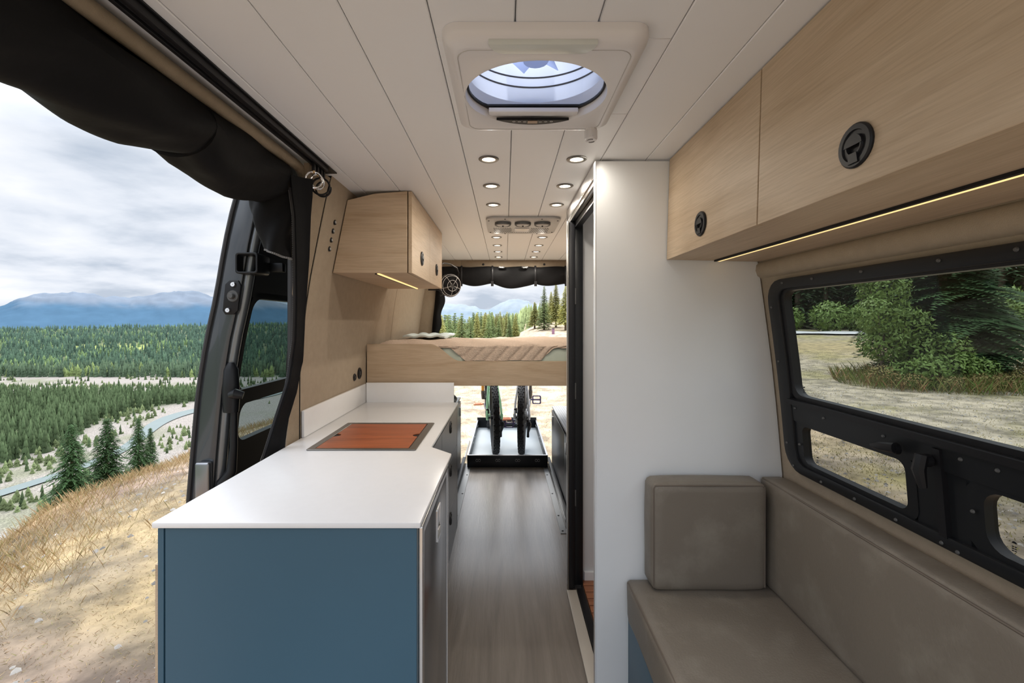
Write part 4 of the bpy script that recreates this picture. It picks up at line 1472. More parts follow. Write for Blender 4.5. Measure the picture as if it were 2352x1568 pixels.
fr = thing('fridge', 'under counter fridge with brushed grey door and flush latch beside the blue panel', 'fridge', (-.45, 1.3, 0))
MB().box(-.77, -.206, 1.056, 1.535, .03, .860).build('body', M['black'], fr)
MB().ringpair(rrect(1.054, 1.537, .045, .858, .006), rrect(1.078, 1.515, .075, .832, .004), lambda p, t: (t, p[0], p[1]), -.206, -.191).build('frame', M['alu'], fr, bevel=.002)
fd = MB().box(-.205, -.1935, 1.081, 1.512, .078, .829).build('door', M['steelgrey'], fr, bevel=.002)
MB().ringpair(rrect(1.285, 1.345, .705, .800, .005), rrect(1.291, 1.339, .711, .794, .004), lambda p, t: (t, p[0], p[1]), -.1934, -.1905).build('latch', M['chrome'], fd)
MB().prism([(1.294, .714), (1.336, .714), (1.336, .735), (1.294, .74)], 'X', -.1934, -.189).build('latch_lever', M['grey'], fd, bevel=.001)
for z in (.12, .78):
    MB().tube([(-.198, 1.525, z - .02), (-.198, 1.525, z + .02)], .006, 10).build('hinge', M['chrome'], fr, smooth=True)

ctp = thing('countertop', 'white worktop with chamfered corner step and low upstands', 'countertop', (-.5, 1.8, .866))
MB().prism([(-.795, 1.022), (-.190, 1.022), (-.184, 1.562), (-.267, 1.648), (-.262, 2.562), (-.795, 2.562)], 'Z', .8665, .88).build('slab', M['counter'], ctp, bevel=.003)
MB().box(-.7945, -.783, 1.774, 2.562, .8805, .985).build('upstand', M['counter'], ctp, bevel=.002)
MB().box(-.782, -.288, 2.562, 2.574, .8665, .990).build('upstand', M['counter'], ctp, bevel=.002)
sk = thing('sink_rim', 'dark metal inset frame flush in the white worktop', 'sink', (-.5, 1.81, .88))
MB().ringpair(rrect(-.698, -.313, 1.594, 2.022, .004, 2, 1), rrect(-.674, -.339, 1.612, 1.998, .003, 2, 1), lambda p, t: (p[0], p[1], t), .8802, .8845).build('rim', M['rim'], sk, bevel=.001, seg=1)
MB().box(-.676, -.337, 1.611, 1.999, .8801, .8810).build('basin_lip', M['black'], sk)
ld = thing('board', 'red brown wooden board lying as lid inside the dark metal frame', 'cutting board', (-.5, 1.81, .881))
nt_ = .022
bp_ = [(-.671, 1.615), (-.343, 1.615)]
bp_ += [(-.343, 1.80 - nt_)] + [(-.343 - nt_ * math.sin(a), 1.80 - nt_ * math.cos(a)) for a in np.linspace(.15, PI - .15, 9)] + [(-.343, 1.80 + nt_)]
bp_ += [(-.343, 1.995), (-.671, 1.995)]
bp_ += [(-.671, 1.80 + nt_)] + [(-.671 + nt_ * math.sin(a), 1.80 + nt_ * math.cos(a)) for a in np.linspace(.15, PI - .15, 9)] + [(-.671, 1.80 - nt_)]
MB().prism(bp_, 'Z', .8812, .8842).build('plate', M['redwood'], ld)

# wall buttons and sockets on the left wall panel
bt0 = None
for i, z in enumerate((1.745, 1.709, 1.672, 1.635)):
    x = XL(z) + .001
    o = thing('wall_button', 'small round steel button on the beige wall, %s of the column' % ('topmost', 'second from the top', 'third from the top', 'lowest')[i],
              'button', (x, 1.89, z), 'push buttons beside the oak cabinet')
    MB().lathe([(.0105, x - .002), (.0105, x + .003), (.008, x + .005), (.0065, x + .004)], (0, 1.89, z), 'X', 18).build('ring', M['blackm'], o, smooth=True)
    MB().lathe([(.0066, x + .002), (.006, x + .0055), (.0003, x + .006)], (0, 1.89, z), 'X', 16).build('cap', M['grey'], o, smooth=True)
for (y, z, r, lb) in ((2.487, 1.052, .031, 'larger black round socket on the beige wall beside the bed board'), (2.405, 1.040, .019, 'smaller black round socket beside the larger one')):
    x = XL(z) + .001
    o = thing('wall_socket', lb, 'socket', (x, y, z))
    MB().lathe([(r, x - .003), (r, x + .003), (r * .85, x + .006), (r * .7, x + .006), (r * .62, x + .003), (.0004, x + .003)], (0, y, z), 'X', 24).build('cover', M['black'], o, smooth=True)
    MB().box(x + .002, x + .006, y - r * .1, y + r * .1, z - r * .3, z + r * .3).build('contact', M['dkgrey'], o)

# ================================================================== CEILING FIXTURES
cl0 = thing('ceiling_light', '', 'ceiling light', (-.057, 1.61, H), 'recessed ceiling spotlights')
MB().lathe([(.0355, H + .003), (.0355, H - .002), (.033, H - .004), (.0235, H - .004), (.0225, H - .001), (.0225, H + .003)], (-.057, 1.61, 0), 'Z', 28).build('bezel', M['rim'], cl0, smooth=True)
MB().lathe([(.0224, H + .002), (.0224, H - .0012), (.018, H - .0022), (.0003, H - .0026)], (-.057, 1.61, 0), 'Z', 24).build('lens', M['lamp'], cl0, smooth=True)
lt = bpy.data.lights.new('spot_lamp', 'AREA'); lt.shape = 'DISK'; lt.size = .036; lt.energy = PUCK_W; lt.color = (1.0, .92, .80)
lo = bpy.data.objects.new('spot_lamp', lt); C.objects.link(lo); lo.parent = cl0; lo.location = (0, 0, -.006)
ORD = ('first', 'second', 'third', 'fourth', 'fifth', 'sixth', 'seventh')
for row, (xc, nm) in enumerate(((-.057, 'galley side'), (.250, 'shower side'))):
    for i, y in enumerate((1.588, 1.90, 2.205, 3.045, 3.365, 3.665, 3.965)):
        lab = 'lit round ceiling spotlight in the %s row, %s counting from the roof fan' % (nm, ORD[i])
        if row == 0 and i == 0:
            cl0.location = (xc, y, H); cl0['label'] = lab
        else:
            clone(cl0, (xc, y, H), None, lab)

ac = thing('air_conditioner', 'grey ceiling air conditioner plate with three round vents', 'air conditioner', (.10, 2.66, H))
rr0 = rrect(-.105, .305, 2.445, 2.875, .05, 5, 2)
MB().prism(rr0, 'Z', H - .012, H - .0005).build('faceplate', M['grey'], ac, bevel=.003)
for x in (-.012, .100, .210):
    v_ = MB().lathe([(.046, H - .012), (.046, H - .024), (.043, H - .027), (.039, H - .024), (.039, H - .016), (.0003, H - .015)], (x, 2.555, 0), 'Z', 28).build('vent', M['dkgrey'], ac, smooth=True)
    MB().lathe([(.0375, H - .016), (.0375, H - .022), (.030, H - .026), (.0003, H - .028)], (x, 2.562, 0), 'Z', 24).build('louvre', M['grey'], v_, smooth=True)
    MB().lathe([(.006, H - .026), (.004, H - .032), (.0003, H - .033)], (x, 2.562, 0), 'Z', 10).build('knob', M['black'], v_, smooth=True)
for x0 in (-.065, .157):
    gm_ = MB()
    for i in range(8):
        for j in range(6):
            x = x0 + .0135 * i + (.0068 if j % 2 else 0); y = 2.700 + .024 * j
            gm_.lathe([(.0056, H - .0128), (.0050, H - .0122)], (x, y, 0), 'Z', 6, sy=1.5)
    go = gm_.build('grille', M['black'], ac); go['kind'] = 'stuff'
gm_ = MB()
for i in range(9):
    gm_.lathe([(.0056, H - .0128), (.0050, H - .0122)], (.046 + .0135 * i, 2.823, 0), 'Z', 6, sy=1.5)
go = gm_.build('grille', M['black'], ac); go['kind'] = 'stuff'
dp = MB().box(.058, .143, 2.692, 2.800, H - .016, H - .0121).build('control_panel', M['fanwhite'], ac, bevel=.002)
MB().box(.068, .133, 2.70, 2.74, H - .0172, H - .0162).build('display', M['display'], dp)
for (x, y) in ((-.09, 2.50), (-.09, 2.82), (.29, 2.50), (.29, 2.82), (.0, 2.46), (.2, 2.46), (.0, 2.862), (.2, 2.862)):
    MB().lathe([(.005, H - .0122), (.004, H - .0145), (.0003, H - .015)], (x, y, 0), 'Z', 8).build('screw', M['black'], ac)

# roof fan ----------------------------------------------------------
rf = thing('roof_fan', 'white roof vent fan with oval screened opening and side knob', 'fan', (.075, 1.08, H))
EX, EY, ER, ES = .073, 1.078, .166, .150


def loft(loops, close_in=False):
    mb = MB()
    n = len(loops[0])
    for lp in loops:
        mb.v += [tuple(p) for p in lp]
    for i in range(len(loops) - 1):
        a, b = i * n, (i + 1) * n
        mb.f += [(a + j, a + (j + 1) % n, b + (j + 1) % n, b + j) for j in range(n)]
    return mb


o1 = rrect(-.124, .282, .862, 1.286, .035, 6, 18)


def scl(p, s):
    return (.079 + (p[0] - .079) * s, 1.076 + (p[1] - 1.076) * s)


def ell(p, k=1.0):
    a = math.atan2((p[1] - EY) / ES, (p[0] - EX) / ER)
    return (EX + ER * k * math.cos(a), EY + ES * k * math.sin(a))


loft([[(*p, H - .0005) for p in o1], [(*p, H - .014) for p in o1], [(*scl(p, .985), H - .024) for p in o1], [(*scl(p, .90), H - .036) for p in o1],
      [(*scl(p, .885), H - .0365) for p in o1], [(*ell(p, 1.02), H - .038) for p in o1], [(*ell(p, 1.0), H - .036) for p in o1], [(*ell(p, .985), H - .010) for p in o1],
      [(*ell(p, .97), H + .02) for p in o1]]).build('trim', M['fanwhite'], rf, smooth=True)
# inner groove line
MB().tube([(*scl(p, .86), H - .0366) for p in o1], .0012, 5, closed=True).build('seam', M['grey'], rf)
duct = loft([[(*ell(p, .98), H + .012) for p in o1], [(*ell(p, 1.03), H + .02) for p in o1], [(*ell(p, 1.05), H + .14) for p in o1]]).build('duct', M['lid'], rf, smooth=True)
for z in (H + .066, H + .092):
    MB().tube([(*ell(p, 1.035), z) for p in o1], .0022, 6, closed=True).build('duct_ring', M['dkgrey'], duct)
MB().add([(*ell(p, .965), H - .012) for p in o1], [tuple(range(len(o1)))]).build('screen', M['meshscreen'], rf, fixn=False)
ctrl = [ell((EX + math.cos(a), EY + math.sin(a)), .995) for a in np.linspace(math.radians(52), math.radians(128), 17)]
MB().prism(ctrl, 'Z', H - .037, H - .030).build('control_panel', M['black'], rf)
MB().box(EX - .115, EX + .115, 1.168, 1.193, H - .030, H - .018).build('lid_slot', M['fanwhite'], rf, bevel=.002)
sp3 = [(EX + ER * .985 * math.cos(a), EY + ES * .985 * math.sin(a)) for a in np.linspace(math.radians(-12), math.radians(192), 31)]
sp4 = [(EX + ER * .955 * math.cos(a), min(EY + ES * .90 * math.sin(a), 1.166)) for a in np.linspace(math.radians(192), math.radians(-12), 31)]
MB().prism(sp3 + sp4, 'Z', H - .016, H - .011).build('shadow_plate', M['black'], rf)  # black plate put in for the shadow between trim and screen
MB().box(EX - .013, EX + .013, 1.203, 1.217, H - .0385, H - .0371).build('display', M['lcd'], rf)
for i in (-3, -2, -1, 1, 2, 3):
    x = EX + i * .0145 + (.006 if i > 0 else -.006)
    MB().ringpair([(x + .004 * math.cos(t), 1.210 - abs(i) * .0012 + .004 * math.sin(t)) for t in np.linspace(0, 2 * PI, 11)[:-1]],
                  [(x + .0026 * math.cos(t), 1.210 - abs(i) * .0012 + .0026 * math.sin(t)) for t in np.linspace(0, 2 * PI, 11)[:-1]],
                  lambda p, t: (p[0], p[1], t), H - .0380, H - .0371).build('button', M['grey'], rf)
MB().prism([(-.032, .870), (.178, .870), (.172, .888), (.160, .899), (.148, .902), (-.002, .902), (-.014, .899), (-.026, .888)], 'Z', H - .0388, H - .028).build('lamp_lens', M['fanlens'], rf, bevel=.001)
kb = MB()
for i in range(28):
    a = 2 * PI * i / 28
    kb.tube([(.238 + .0165 * math.cos(a), 1.262 + .0165 * math.sin(a), H - .062), (.238 + .0165 * math.cos(a), 1.262 + .0165 * math.sin(a), H - .040)], .0016, 5)
kb.lathe([(.0165, H - .036), (.0165, H - .062), (.015, H - .066), (.0003, H - .067)], (.238, 1.262, 0), 'Z', 28)
ko = kb.build('knob', M['fanwhite'], rf, smooth=True)
for (a0, a1) in ((20, 110), (200, 290)):
    MB().tube([(.238 + .011 * math.cos(math.radians(a)), 1.262 + .011 * math.sin(math.radians(a)), H - .0672) for a in np.linspace(a0, a1, 9)], .0009, 5).build('arrow_mark', M['dkgrey'], ko)
# fan blades, motor and the propped lid above
hub = MB().lathe([(.0003, H + .045), (.03, H + .048), (.035, H + .06), (.035, H + .09), (.0003, H + .095)], (EX, EY, 0), 'Z', 16).build('motor', M['lid'], rf, smooth=True)
for i in range(10):
    a = 2 * PI * i / 10
    ca, sa = math.cos(a), math.sin(a)
    bl = MB().grid(lambda u, v: (EX + (.03 + .115 * u) * ca - (v - .5) * .05 * sa, EY + (.03 + .115 * u) * sa + (v - .5) * .05 * ca, H + .105 + (v - .5) * .035 + .012 * u), 4, 3)
    bl.build('blade', M['lid'], rf, solid=.002, smooth=True)
lidm = MB().grid(lambda u, v: (-.13 + .42 * u, .84 + .48 * v, 2.16 + .14 * (1 - v) + .03 * math.sin(PI * u) * math.sin(PI * v)), 10, 10)
lidm.build('lid', M['lid'], rf, solid=.003, smooth=True)

# ================================================================== BED
bf = thing('bed_frame', 'light oak bed board spanning the van with a lowered middle', 'bed', (0, 2.6, .967))
zt, zb, zm = 1.206, .967, 1.108
bp_ = [(-.79, zb), (.95, zb), (.95, zm), (-.24, zm)]
for a in np.linspace(0, 1, 12):
    q = a * a * (3 - 2 * a)
    bp_.append((-.255 - .17 * a, zm + (zt - zm) * q))
bp_ += [(-.44, zt), (-.79, zt)]
MB().prism(bp_, 'Y', 2.600, 2.610).build('front_board', M['oak_x'], bf, bevel=.0015, seg=1)
MB().box(-.76, .93, 2.62, 4.15, .99, 1.03).build('platform', M['oak_y'], bf)
MB().box(-.76, -.72, 2.62, 4.15, .93, .989).build('support', M['blackm'], bf)
MB().box(.89, .93, 2.62, 4.15, .93, .989).build('support', M['blackm'], bf)
ma = MB().box(-.75, .92, 2.613, 4.14, 1.032, 1.187).build('mattress', M['mattress'], bevel=.02, seg=3)
tag(ma, 'mattress in a pale green sheet behind the oak board', 'mattress')


def blanket_pt(u, v):
    x = -.74 + 1.66 * v
    # u 0..0.25 hangs in front of the mattress, the rest lies on top
    hang = 1.0
    e0 = np.interp(x, [-.74, -.34, -.31, -.225, .205, .275, .30, .92], [0, 0, .02, 1, 1, .1, .02, .02])
    ripple = .006 * math.sin((x * 1.2 + u * .6) * 26) + .006 * math.sin(x * 9 + u * 7) + .004 * vnoise(x * 30, u * 30, 5)
    if u < .2:
        t = u / .2
        z = 1.196 - (1 - t) * (.012 + .073 * e0)
        gq = ((x * .75 + (1 - t) * .06) / .052) % 1 - .5
        y = 2.609 + .003 * t - .008 * (1 - math.exp(-(gq / .16) ** 2))
        return (x, y, z + ripple * .25)
    t = (u - .2) / .8
    y = 2.616 + 1.40 * t
    gq = ((x * .75 - t * .8) / .052) % 1 - .5
    crown = .012 * math.sin(PI * min(1, t * 1.1)) + .005 * math.sin(x * 5) - .004 * math.exp(-(gq / .16) ** 2)
    return (x, y, 1.197 + crown + ripple * .6)


def blanket_back(u, v):
    x, y, z = blanket_pt(u, v)
    return (x, y + .0025, z - .001) if u < .2 else (x, y, z - .005)


bk = MB().slab(blanket_pt, blanket_back, 90, 260).build('blanket', M['blanket'], smooth=True)
tag(bk, 'dusty tan quilted blanket spread over the bed and hanging over its edge', 'blanket')


def sheet_pt(u, v):
    x = -.74 + .30 * u; y = 3.3 + .7 * v
    return (x, y, 1.222 + .009 * math.sin(u * 5 + v * 2) * math.sin(v * 7) + .005 * math.sin(u * 17))


sh = MB().grid(sheet_pt, 24, 24).build('folded_sheet', M['sheetblue'], solid=-.012, smooth=True)
tag(sh, 'crumpled pale blue sheet on the blanket by the wall', 'sheet')

# little round cage fan on its gooseneck
sf = thing('cage_fan', 'small round black fan with white wire cage on a gooseneck by the rear doorway', 'fan', (-.372, 3.10, 1.58))
fc = Vector((-.368, 3.06, 1.578))
yaw = math.radians(38)
ax = Vector((math.sin(yaw) * .8, -math.cos(yaw), -.12)).normalized()
sx_ = Vector((math.cos(yaw), math.sin(yaw) * .8, 0)).normalized()
sz_ = sx_.cross(ax).normalized()


def fpnt(a, r, d):
    return fc + sx_ * (r * math.cos(a)) + sz_ * (r * math.sin(a)) + ax * d


cg = MB()
for r, d in ((.074, .006), (.066, .024), (.036, .034)):
    cg.tube([fpnt(a, r, d) for a in np.linspace(0, 2 * PI, 33)[:-1]], .0014, 6, closed=True)
for i in range(5):
    a = 2 * PI * i / 5 + .3
    cg.tube([fpnt(a, .012, .036), fpnt(a, .036, .034), fpnt(a, .066, .024), fpnt(a, .075, .004)], .0012, 6)
cg.build('cage', M['print'], sf, smooth=True)
hs = MB().tube([fpnt(0, 0, -.05), fpnt(0, 0, -.042), fpnt(0, 0, -.02), fpnt(0, 0, .004)], [.03, .06, .077, .079], 28)
hs.build('housing', M['black'], sf, smooth=True)
MB().tube([fpnt(0, 0, .005), fpnt(0, 0, .026)], [.018, .014], 14).build('hub', M['dkgrey'], sf, smooth=True)
for i in range(3):
    a = 2 * PI * i / 3 + .5
    MB().add([fpnt(a - .35, .018, .010), fpnt(a + .30, .018, .018), fpnt(a + .42, .062, .022), fpnt(a - .25, .060, .010)], [(0, 1, 2, 3)]).build('blade', M['black'], sf, solid=.001)
MB().tube([(-.405, 2.905, 1.70), (-.395, 2.93, 1.712), (-.36, 3.0, 1.712), (-.325, 3.06, 1.695), (-.315, 3.09, 1.665), (-.322, 3.10, 1.63)] + [tuple(fpnt(.6, .07, -.02))], .0045, 8).build('gooseneck', M['black'], sf, smooth=True)
hkz = 1.538
hk = MB().tube([(-.49, 2.905, hkz), (-.43, 2.905, hkz), (-.405, 2.905, hkz - .012), (-.40, 2.905, hkz - .03), (-.415, 2.905, hkz - .038)], .005, 8).build('hook', M['black'], smooth=True)
tag(hk, 'small black hook under the far end of the oak wall cabinet', 'hook')

# rear cover rolled up under the header
rcv = thing('rear_cover', 'black cloth cover rolled and strapped under the rear door header', 'cover', (.1, 4.12, 1.83))


def rear_bottom(x):
    knots = [-.64, -.395, -.115, .275, .55, .82]
    for a, b in zip(knots, knots[1:]):
        if x <= b:
            t = (x - a) / (b - a)
            return 1.682 - (.045 if a > -.2 and b < .4 else .022) * math.sin(PI * max(0, min(1, t)))
    return 1.68


def rc_pt(u, v):
    x = -.64 + 1.46 * u
    b, t = rear_bottom(x), 1.835
    a = 2 * PI * v
    wr_ = .004 * math.sin(3 * a + x * 20)
    return (x, 4.135 + (.035 + wr_) * math.cos(a), (b + t) / 2 + ((t - b) / 2 + wr_) * math.sin(a))


r_ = MB().grid(rc_pt, 90, 24)
r_.f += [tuple(90 * 25 + j for j in range(24)), tuple(range(24))[::-1]]
r_.build('roll', M['blackcloth'], rcv, smooth=True)
for x in (-.395, -.115, .275, .55):
    MB().tube([(x, 4.135 + .043 * math.cos(a), 1.758 + .085 * math.sin(a)) for a in np.linspace(0, 2 * PI, 25)[:-1]], .006, 6, closed=True, flat=(1.5, .5)).build('strap', M['black'], rcv, smooth=True)
    MB().box(x - .012, x + .012, 4.09, 4.098, 1.655, 1.70).build('strap_tail', M['black'], rcv)


def rs_pt(u, v):
    z = 1.80 - .75 * u
    xi = -.620 - .045 * max(0, (1.63 - z) / .45)
    xo = xi + .085 - .03 * u + .01 * math.sin(z * 30)
    return (xi - .01 + (xo - xi + .01) * v, 4.15 - .03 * math.sin(PI * v) + .008 * math.sin(z * 22), z)


MB().grid(rs_pt, 40, 8).build('side_drape', M['blackcloth'], rcv, solid=.012, smooth=True)
for i, x in enumerate((-.030, .178)):
    o = thing('rear_lamp', 'small white strip lamp above the rear doorway, %s' % ('nearer the cage fan' if i == 0 else 'farther from the cage fan'), 'lamp', (x, 4.09, 1.826))
    MB().box(x - .028, x + .028, 4.075, 4.10, 1.817, 1.831).build('case', M['dkgrey'], o, bevel=.003)
    for q in (-.012, 0, .012):
        MB().box(x + q - .004, x + q + .004, 4.073, 4.0765, 1.8165, 1.822).build('lens', M['print'], o)

# ================================================================== WHEEL ARCH BOXES, BAG
def arch_box(label, x0, x1, y0, y1, h, face, top_m, ribs):
    o = thing('storage_box', label, 'box', ((x0 + x1) / 2, (y0 + y1) / 2, 0))
    MB().box(x0 + (0 if face > 0 else .002), x1 - (0 if face < 0 else .002), y0, y1, .0, h - .016).build('body', M['darkgrey'], o, bevel=.002)
    tp = MB().box(x0 - (.006 if face < 0 else 0), x1 + (.006 if face > 0 else 0), y0 - .002, y1 + .004, h - .0155, h).build('top', top_m, o, bevel=.002)
    if ribs:
        rb = MB()
        n = 26
        for i in range(n):
            x = x0 + .012 + (x1 - x0 - .024) * i / n
            rb.box(x, x + .006, y0 + .005, y1 - .005, h + .0002, h + .0022)
        r_o = rb.build('rib', top_m, o); r_o['kind'] = 'stuff'
    xf = x1 if face > 0 else x0
    mid = (y0 + y1) / 2
    for k_, (a, b) in enumerate(((y0 + .03, mid - .002), (mid + .002, y1 - .03))):
        d_ = MB().box(min(xf, xf + face * .012), max(xf, xf + face * .012), a, b, .03, h - .03).build('door', M['darkgrey'], o, bevel=.001)
        yl = b - .10 if k_ else b - .12
        MB().box(min(xf + face * .012, xf + face * .020), max(xf + face * .012, xf + face * .020), yl, yl + .035, h - .15, h - .07).build('handle', M['alu'], d_, bevel=.002)
    return o


arch_box('charcoal storage box over the wheel arch behind the kitchen', -.765, -.414, 2.60, 4.17, .645, 1, M['darkgrey'], False)
arch_box('charcoal storage box with ribbed grey top beyond the shower', .437, .955, 2.36, 4.17, .563, -1, M['ribtop'], True)
bgm = MB().grid(lambda u, v: (-.47 + .105 * math.sin(PI * (.04 + .92 * v)) ** .7 * math.cos(2 * PI * u) * (1 + .10 * math.sin(u * 31 + v * 9)),
                              3.45 + .13 * math.sin(PI * (.04 + .92 * v)) ** .7 * math.sin(2 * PI * u) * (1 + .10 * math.sin(u * 23 + v * 12)),
                              .646 + .165 * v), 30, 14)
bg_ = bgm.build('bag', M['bag'], smooth=True)
tag(bg_, 'scrunched black bag on the storage box behind the worktop upstand', 'bag')

# ================================================================== SLIDE OUT TRAY AND RAILS
for (s, xa, xb, lab) in ((-1, -.396, -.314, 'steel slide rail bolted along the kitchen side of the floor'), (1, .350, .421, 'steel slide rail bolted along the shower side of the floor')):
    o = thing('slide_rail', lab, 'rail', ((xa + xb) / 2, 3.5, 0))
    y0 = 2.86 if s > 0 else 2.72
    MB().box(xa, xb, y0, 4.24, .0005, .005).build('base_plate', M['plate'], o)
    xr0, xr1 = (xa + .002, xa + .030) if s < 0 else (xb - .030, xb - .002)
    mb = MB().prism([(xr0, .0055), (xr1, .0055), (xr1, .012), (xr0 + .006 if s < 0 else xr1 - .006, .012), (xr0 + .006 if s < 0 else xr1 - .006, .062), (xr1, .062), (xr1, .070), (xr0, .070)]
                    if s < 0 else [(xr0, .0055), (xr1, .0055), (xr1, .070), (xr0, .070), (xr0, .062), (xr1 - .006, .062), (xr1 - .006, .012), (xr0, .012)], 'Y', y0 + .06, 4.26)
    mb.build('outer_channel', M['blackm'], o, bevel=.001)
    xm = (xr0 + xr1) / 2
    MB().box(xm - .006, xm + .006, 3.0, 4.9, .018, .056).build('middle_slide', M['alu'], o, bevel=.002)
    MB().box(xm - .012, xm + .012, y0 + .05, y0 + .075, .0055, .05).build('stop', M['black'], o, bevel=.002)
    xs = xb - .016 if s < 0 else xa + .016
    for y in (y0 + .03, 3.12, 3.52, 3.95):
        MB().lathe([(.007, .0052), (.006, .008), (.0004, .0085)], (xs, y, 0), 'Z', 10).build('screw', M['black'], o)

ty = thing('slide_out_tray', 'grey deck cargo tray with black rim sliding out of the rear doorway', 'tray', (.02, 4.9, .0))
MB().box(-.343, .387, 4.155, 5.645, .012, .024).build('deck', M['tray'], ty)
fw_ = MB().box(-.345, .389, 4.140, 4.153, .010, .118).build('front_wall', M['blackm'], ty, bevel=.0015)
MB().box(-.347, .391, 4.138, 4.156, .1185, .1225).build('front_lip', M['alu'], ty)
MB().box(-.345, -.333, 4.154, 5.645, .0245, .118).build('side_wall', M['blackm'], ty, bevel=.0015)
MB().box(.377, .389, 4.154, 5.645, .0245, .118).build('side_wall', M['blackm'], ty, bevel=.0015)
MB().box(-.3475, -.331, 4.157, 5.65, .1185, .1225).build('side_lip', M['alu'], ty)
MB().box(.375, .3915, 4.157, 5.65, .1185, .1225).build('side_lip', M['alu'], ty)
bw = MB().box(-.345, .389, 5.646, 5.658, .012, .150).build('back_wall', M['blackm'], ty, bevel=.0015)
for x in (-.245, -.065, .115, .295):                      # little twin-peak marks punched in the front wall
    mb = MB()
    for q in (-.011, .011):
        mb.tube([(x + q - .011, 4.1392, .078), (x + q - .009, 4.1392, .068), (x + q, 4.1392, .062), (x + q + .009, 4.1392, .068), (x + q + .011, 4.1392, .078)], .0016, 5)
        mb.box(x + q - .008, x + q + .008, 4.1385, 4.1397, .082, .086)
    mb.build('emblem', M['grey'], fw_)
for y in (4.75, 5.0, 5.5, 5.57):
    for x, d in ((-.333, 1), (.377, -1)):
        MB().lathe([(.006, x), (.005, x + d * .004), (.0004, x + d * .005)], (0, y, .07), 'X', 10).build('bolt', M['chrome'], ty)
tx = bpy.data.curves.new('lettering', 'FONT'); tx.body = 'Peaks'; tx.size = .058; tx.extrude = .0008; tx.shear = .25; tx.align_x = 'CENTER'
tmp = bpy.data.objects.new('lettering_source', tx); C.objects.link(tmp)
bpy.context.view_layer.update()
tme = bpy.data.meshes.new_from_object(tmp.evaluated_get(bpy.context.evaluated_depsgraph_get()))
bpy.data.objects.remove(tmp); tme.materials.clear(); tme.materials.append(M['goldprint'])
to = bpy.data.objects.new('lettering', tme); C.objects.link(to); to.parent = bw; to.rotation_euler = (PI / 2, 0, 0)
bo = org(bw); to.location = (.055 - bo.x, 5.644 - bo.y, .072 - bo.z)


# ================================================================== BICYCLES
def wheel(root, cy, rad, tw):
    """tyre, rim, spokes, hub in the YZ plane through x = 0"""
    zc_ = rad
    tyre = MB().tube([(0, cy + (rad - tw * .55) * math.cos(a), zc_ + (rad - tw * .55) * math.sin(a)) for a in np.linspace(0, 2 * PI, 49)[:-1]], tw * .5, 12, closed=True)
    for i in range(76):
        a = 2 * PI * i / 76
        rows = ((-.011, .0), (.011, .0)) if i % 2 else ((-.024, -.006), (0, .001), (.024, -.006))
        for (x, dr_) in rows:
            r0 = rad - .007 + dr_
            c_, s_ = math.cos(a), math.sin(a)
            vs = []
            for (rr2, hw_, ht_) in ((r0 - .006, .0075, .0105), (r0 + .006, .0060, .0085)):
                for (p, q) in ((-1, -1), (1, -1), (1, 1), (-1, 1)):
                    ta = q * ht_
                    vs.append((x + p * hw_, cy + rr2 * c_ - ta * s_, zc_ + rr2 * s_ + ta * c_))
            tyre.add(vs, [(0, 3, 2, 1), (4, 5, 6, 7), (0, 1, 5, 4), (1, 2, 6, 5), (2, 3, 7, 6), (3, 0, 4, 7)])
    wo_ = tyre.build('wheel', M['rubber'], root, smooth=True)
    MB().tube([(0, cy + (rad - tw) * math.cos(a), zc_ + (rad - tw) * math.sin(a)) for a in np.linspace(0, 2 * PI, 41)[:-1]], .013, 8, closed=True).build('rim', M['black'], wo_, smooth=True)
    sp2 = MB()
    for i in range(28):
        a = 2 * PI * i / 28
        sx2 = .028 if i % 2 else -.028
        sp2.tube([(sx2, cy + .02 * math.cos(a + .4), zc_ + .02 * math.sin(a + .4)), (0, cy + (rad - tw) * math.cos(a), zc_ + (rad - tw) * math.sin(a))], .0012, 4)
    s_o = sp2.build('spoke', M['dkgrey'], wo_); s_o['kind'] = 'stuff'
    MB().tube([(-.06, cy, zc_), (-.035, cy, zc_), (-.034, cy, zc_), (.034, cy, zc_), (.035, cy, zc_), (.06, cy, zc_)], [.009, .010, .024, .024, .010, .009], 12).build('hub', M['black'], wo_, smooth=True)
    MB().lathe([(.08, -.046), (.08, -.044), (.055, -.044), (.055, -.046)], (0, cy, zc_), 'X', 24).build('brake_disc', M['steelgrey'], wo_)
    return wo_


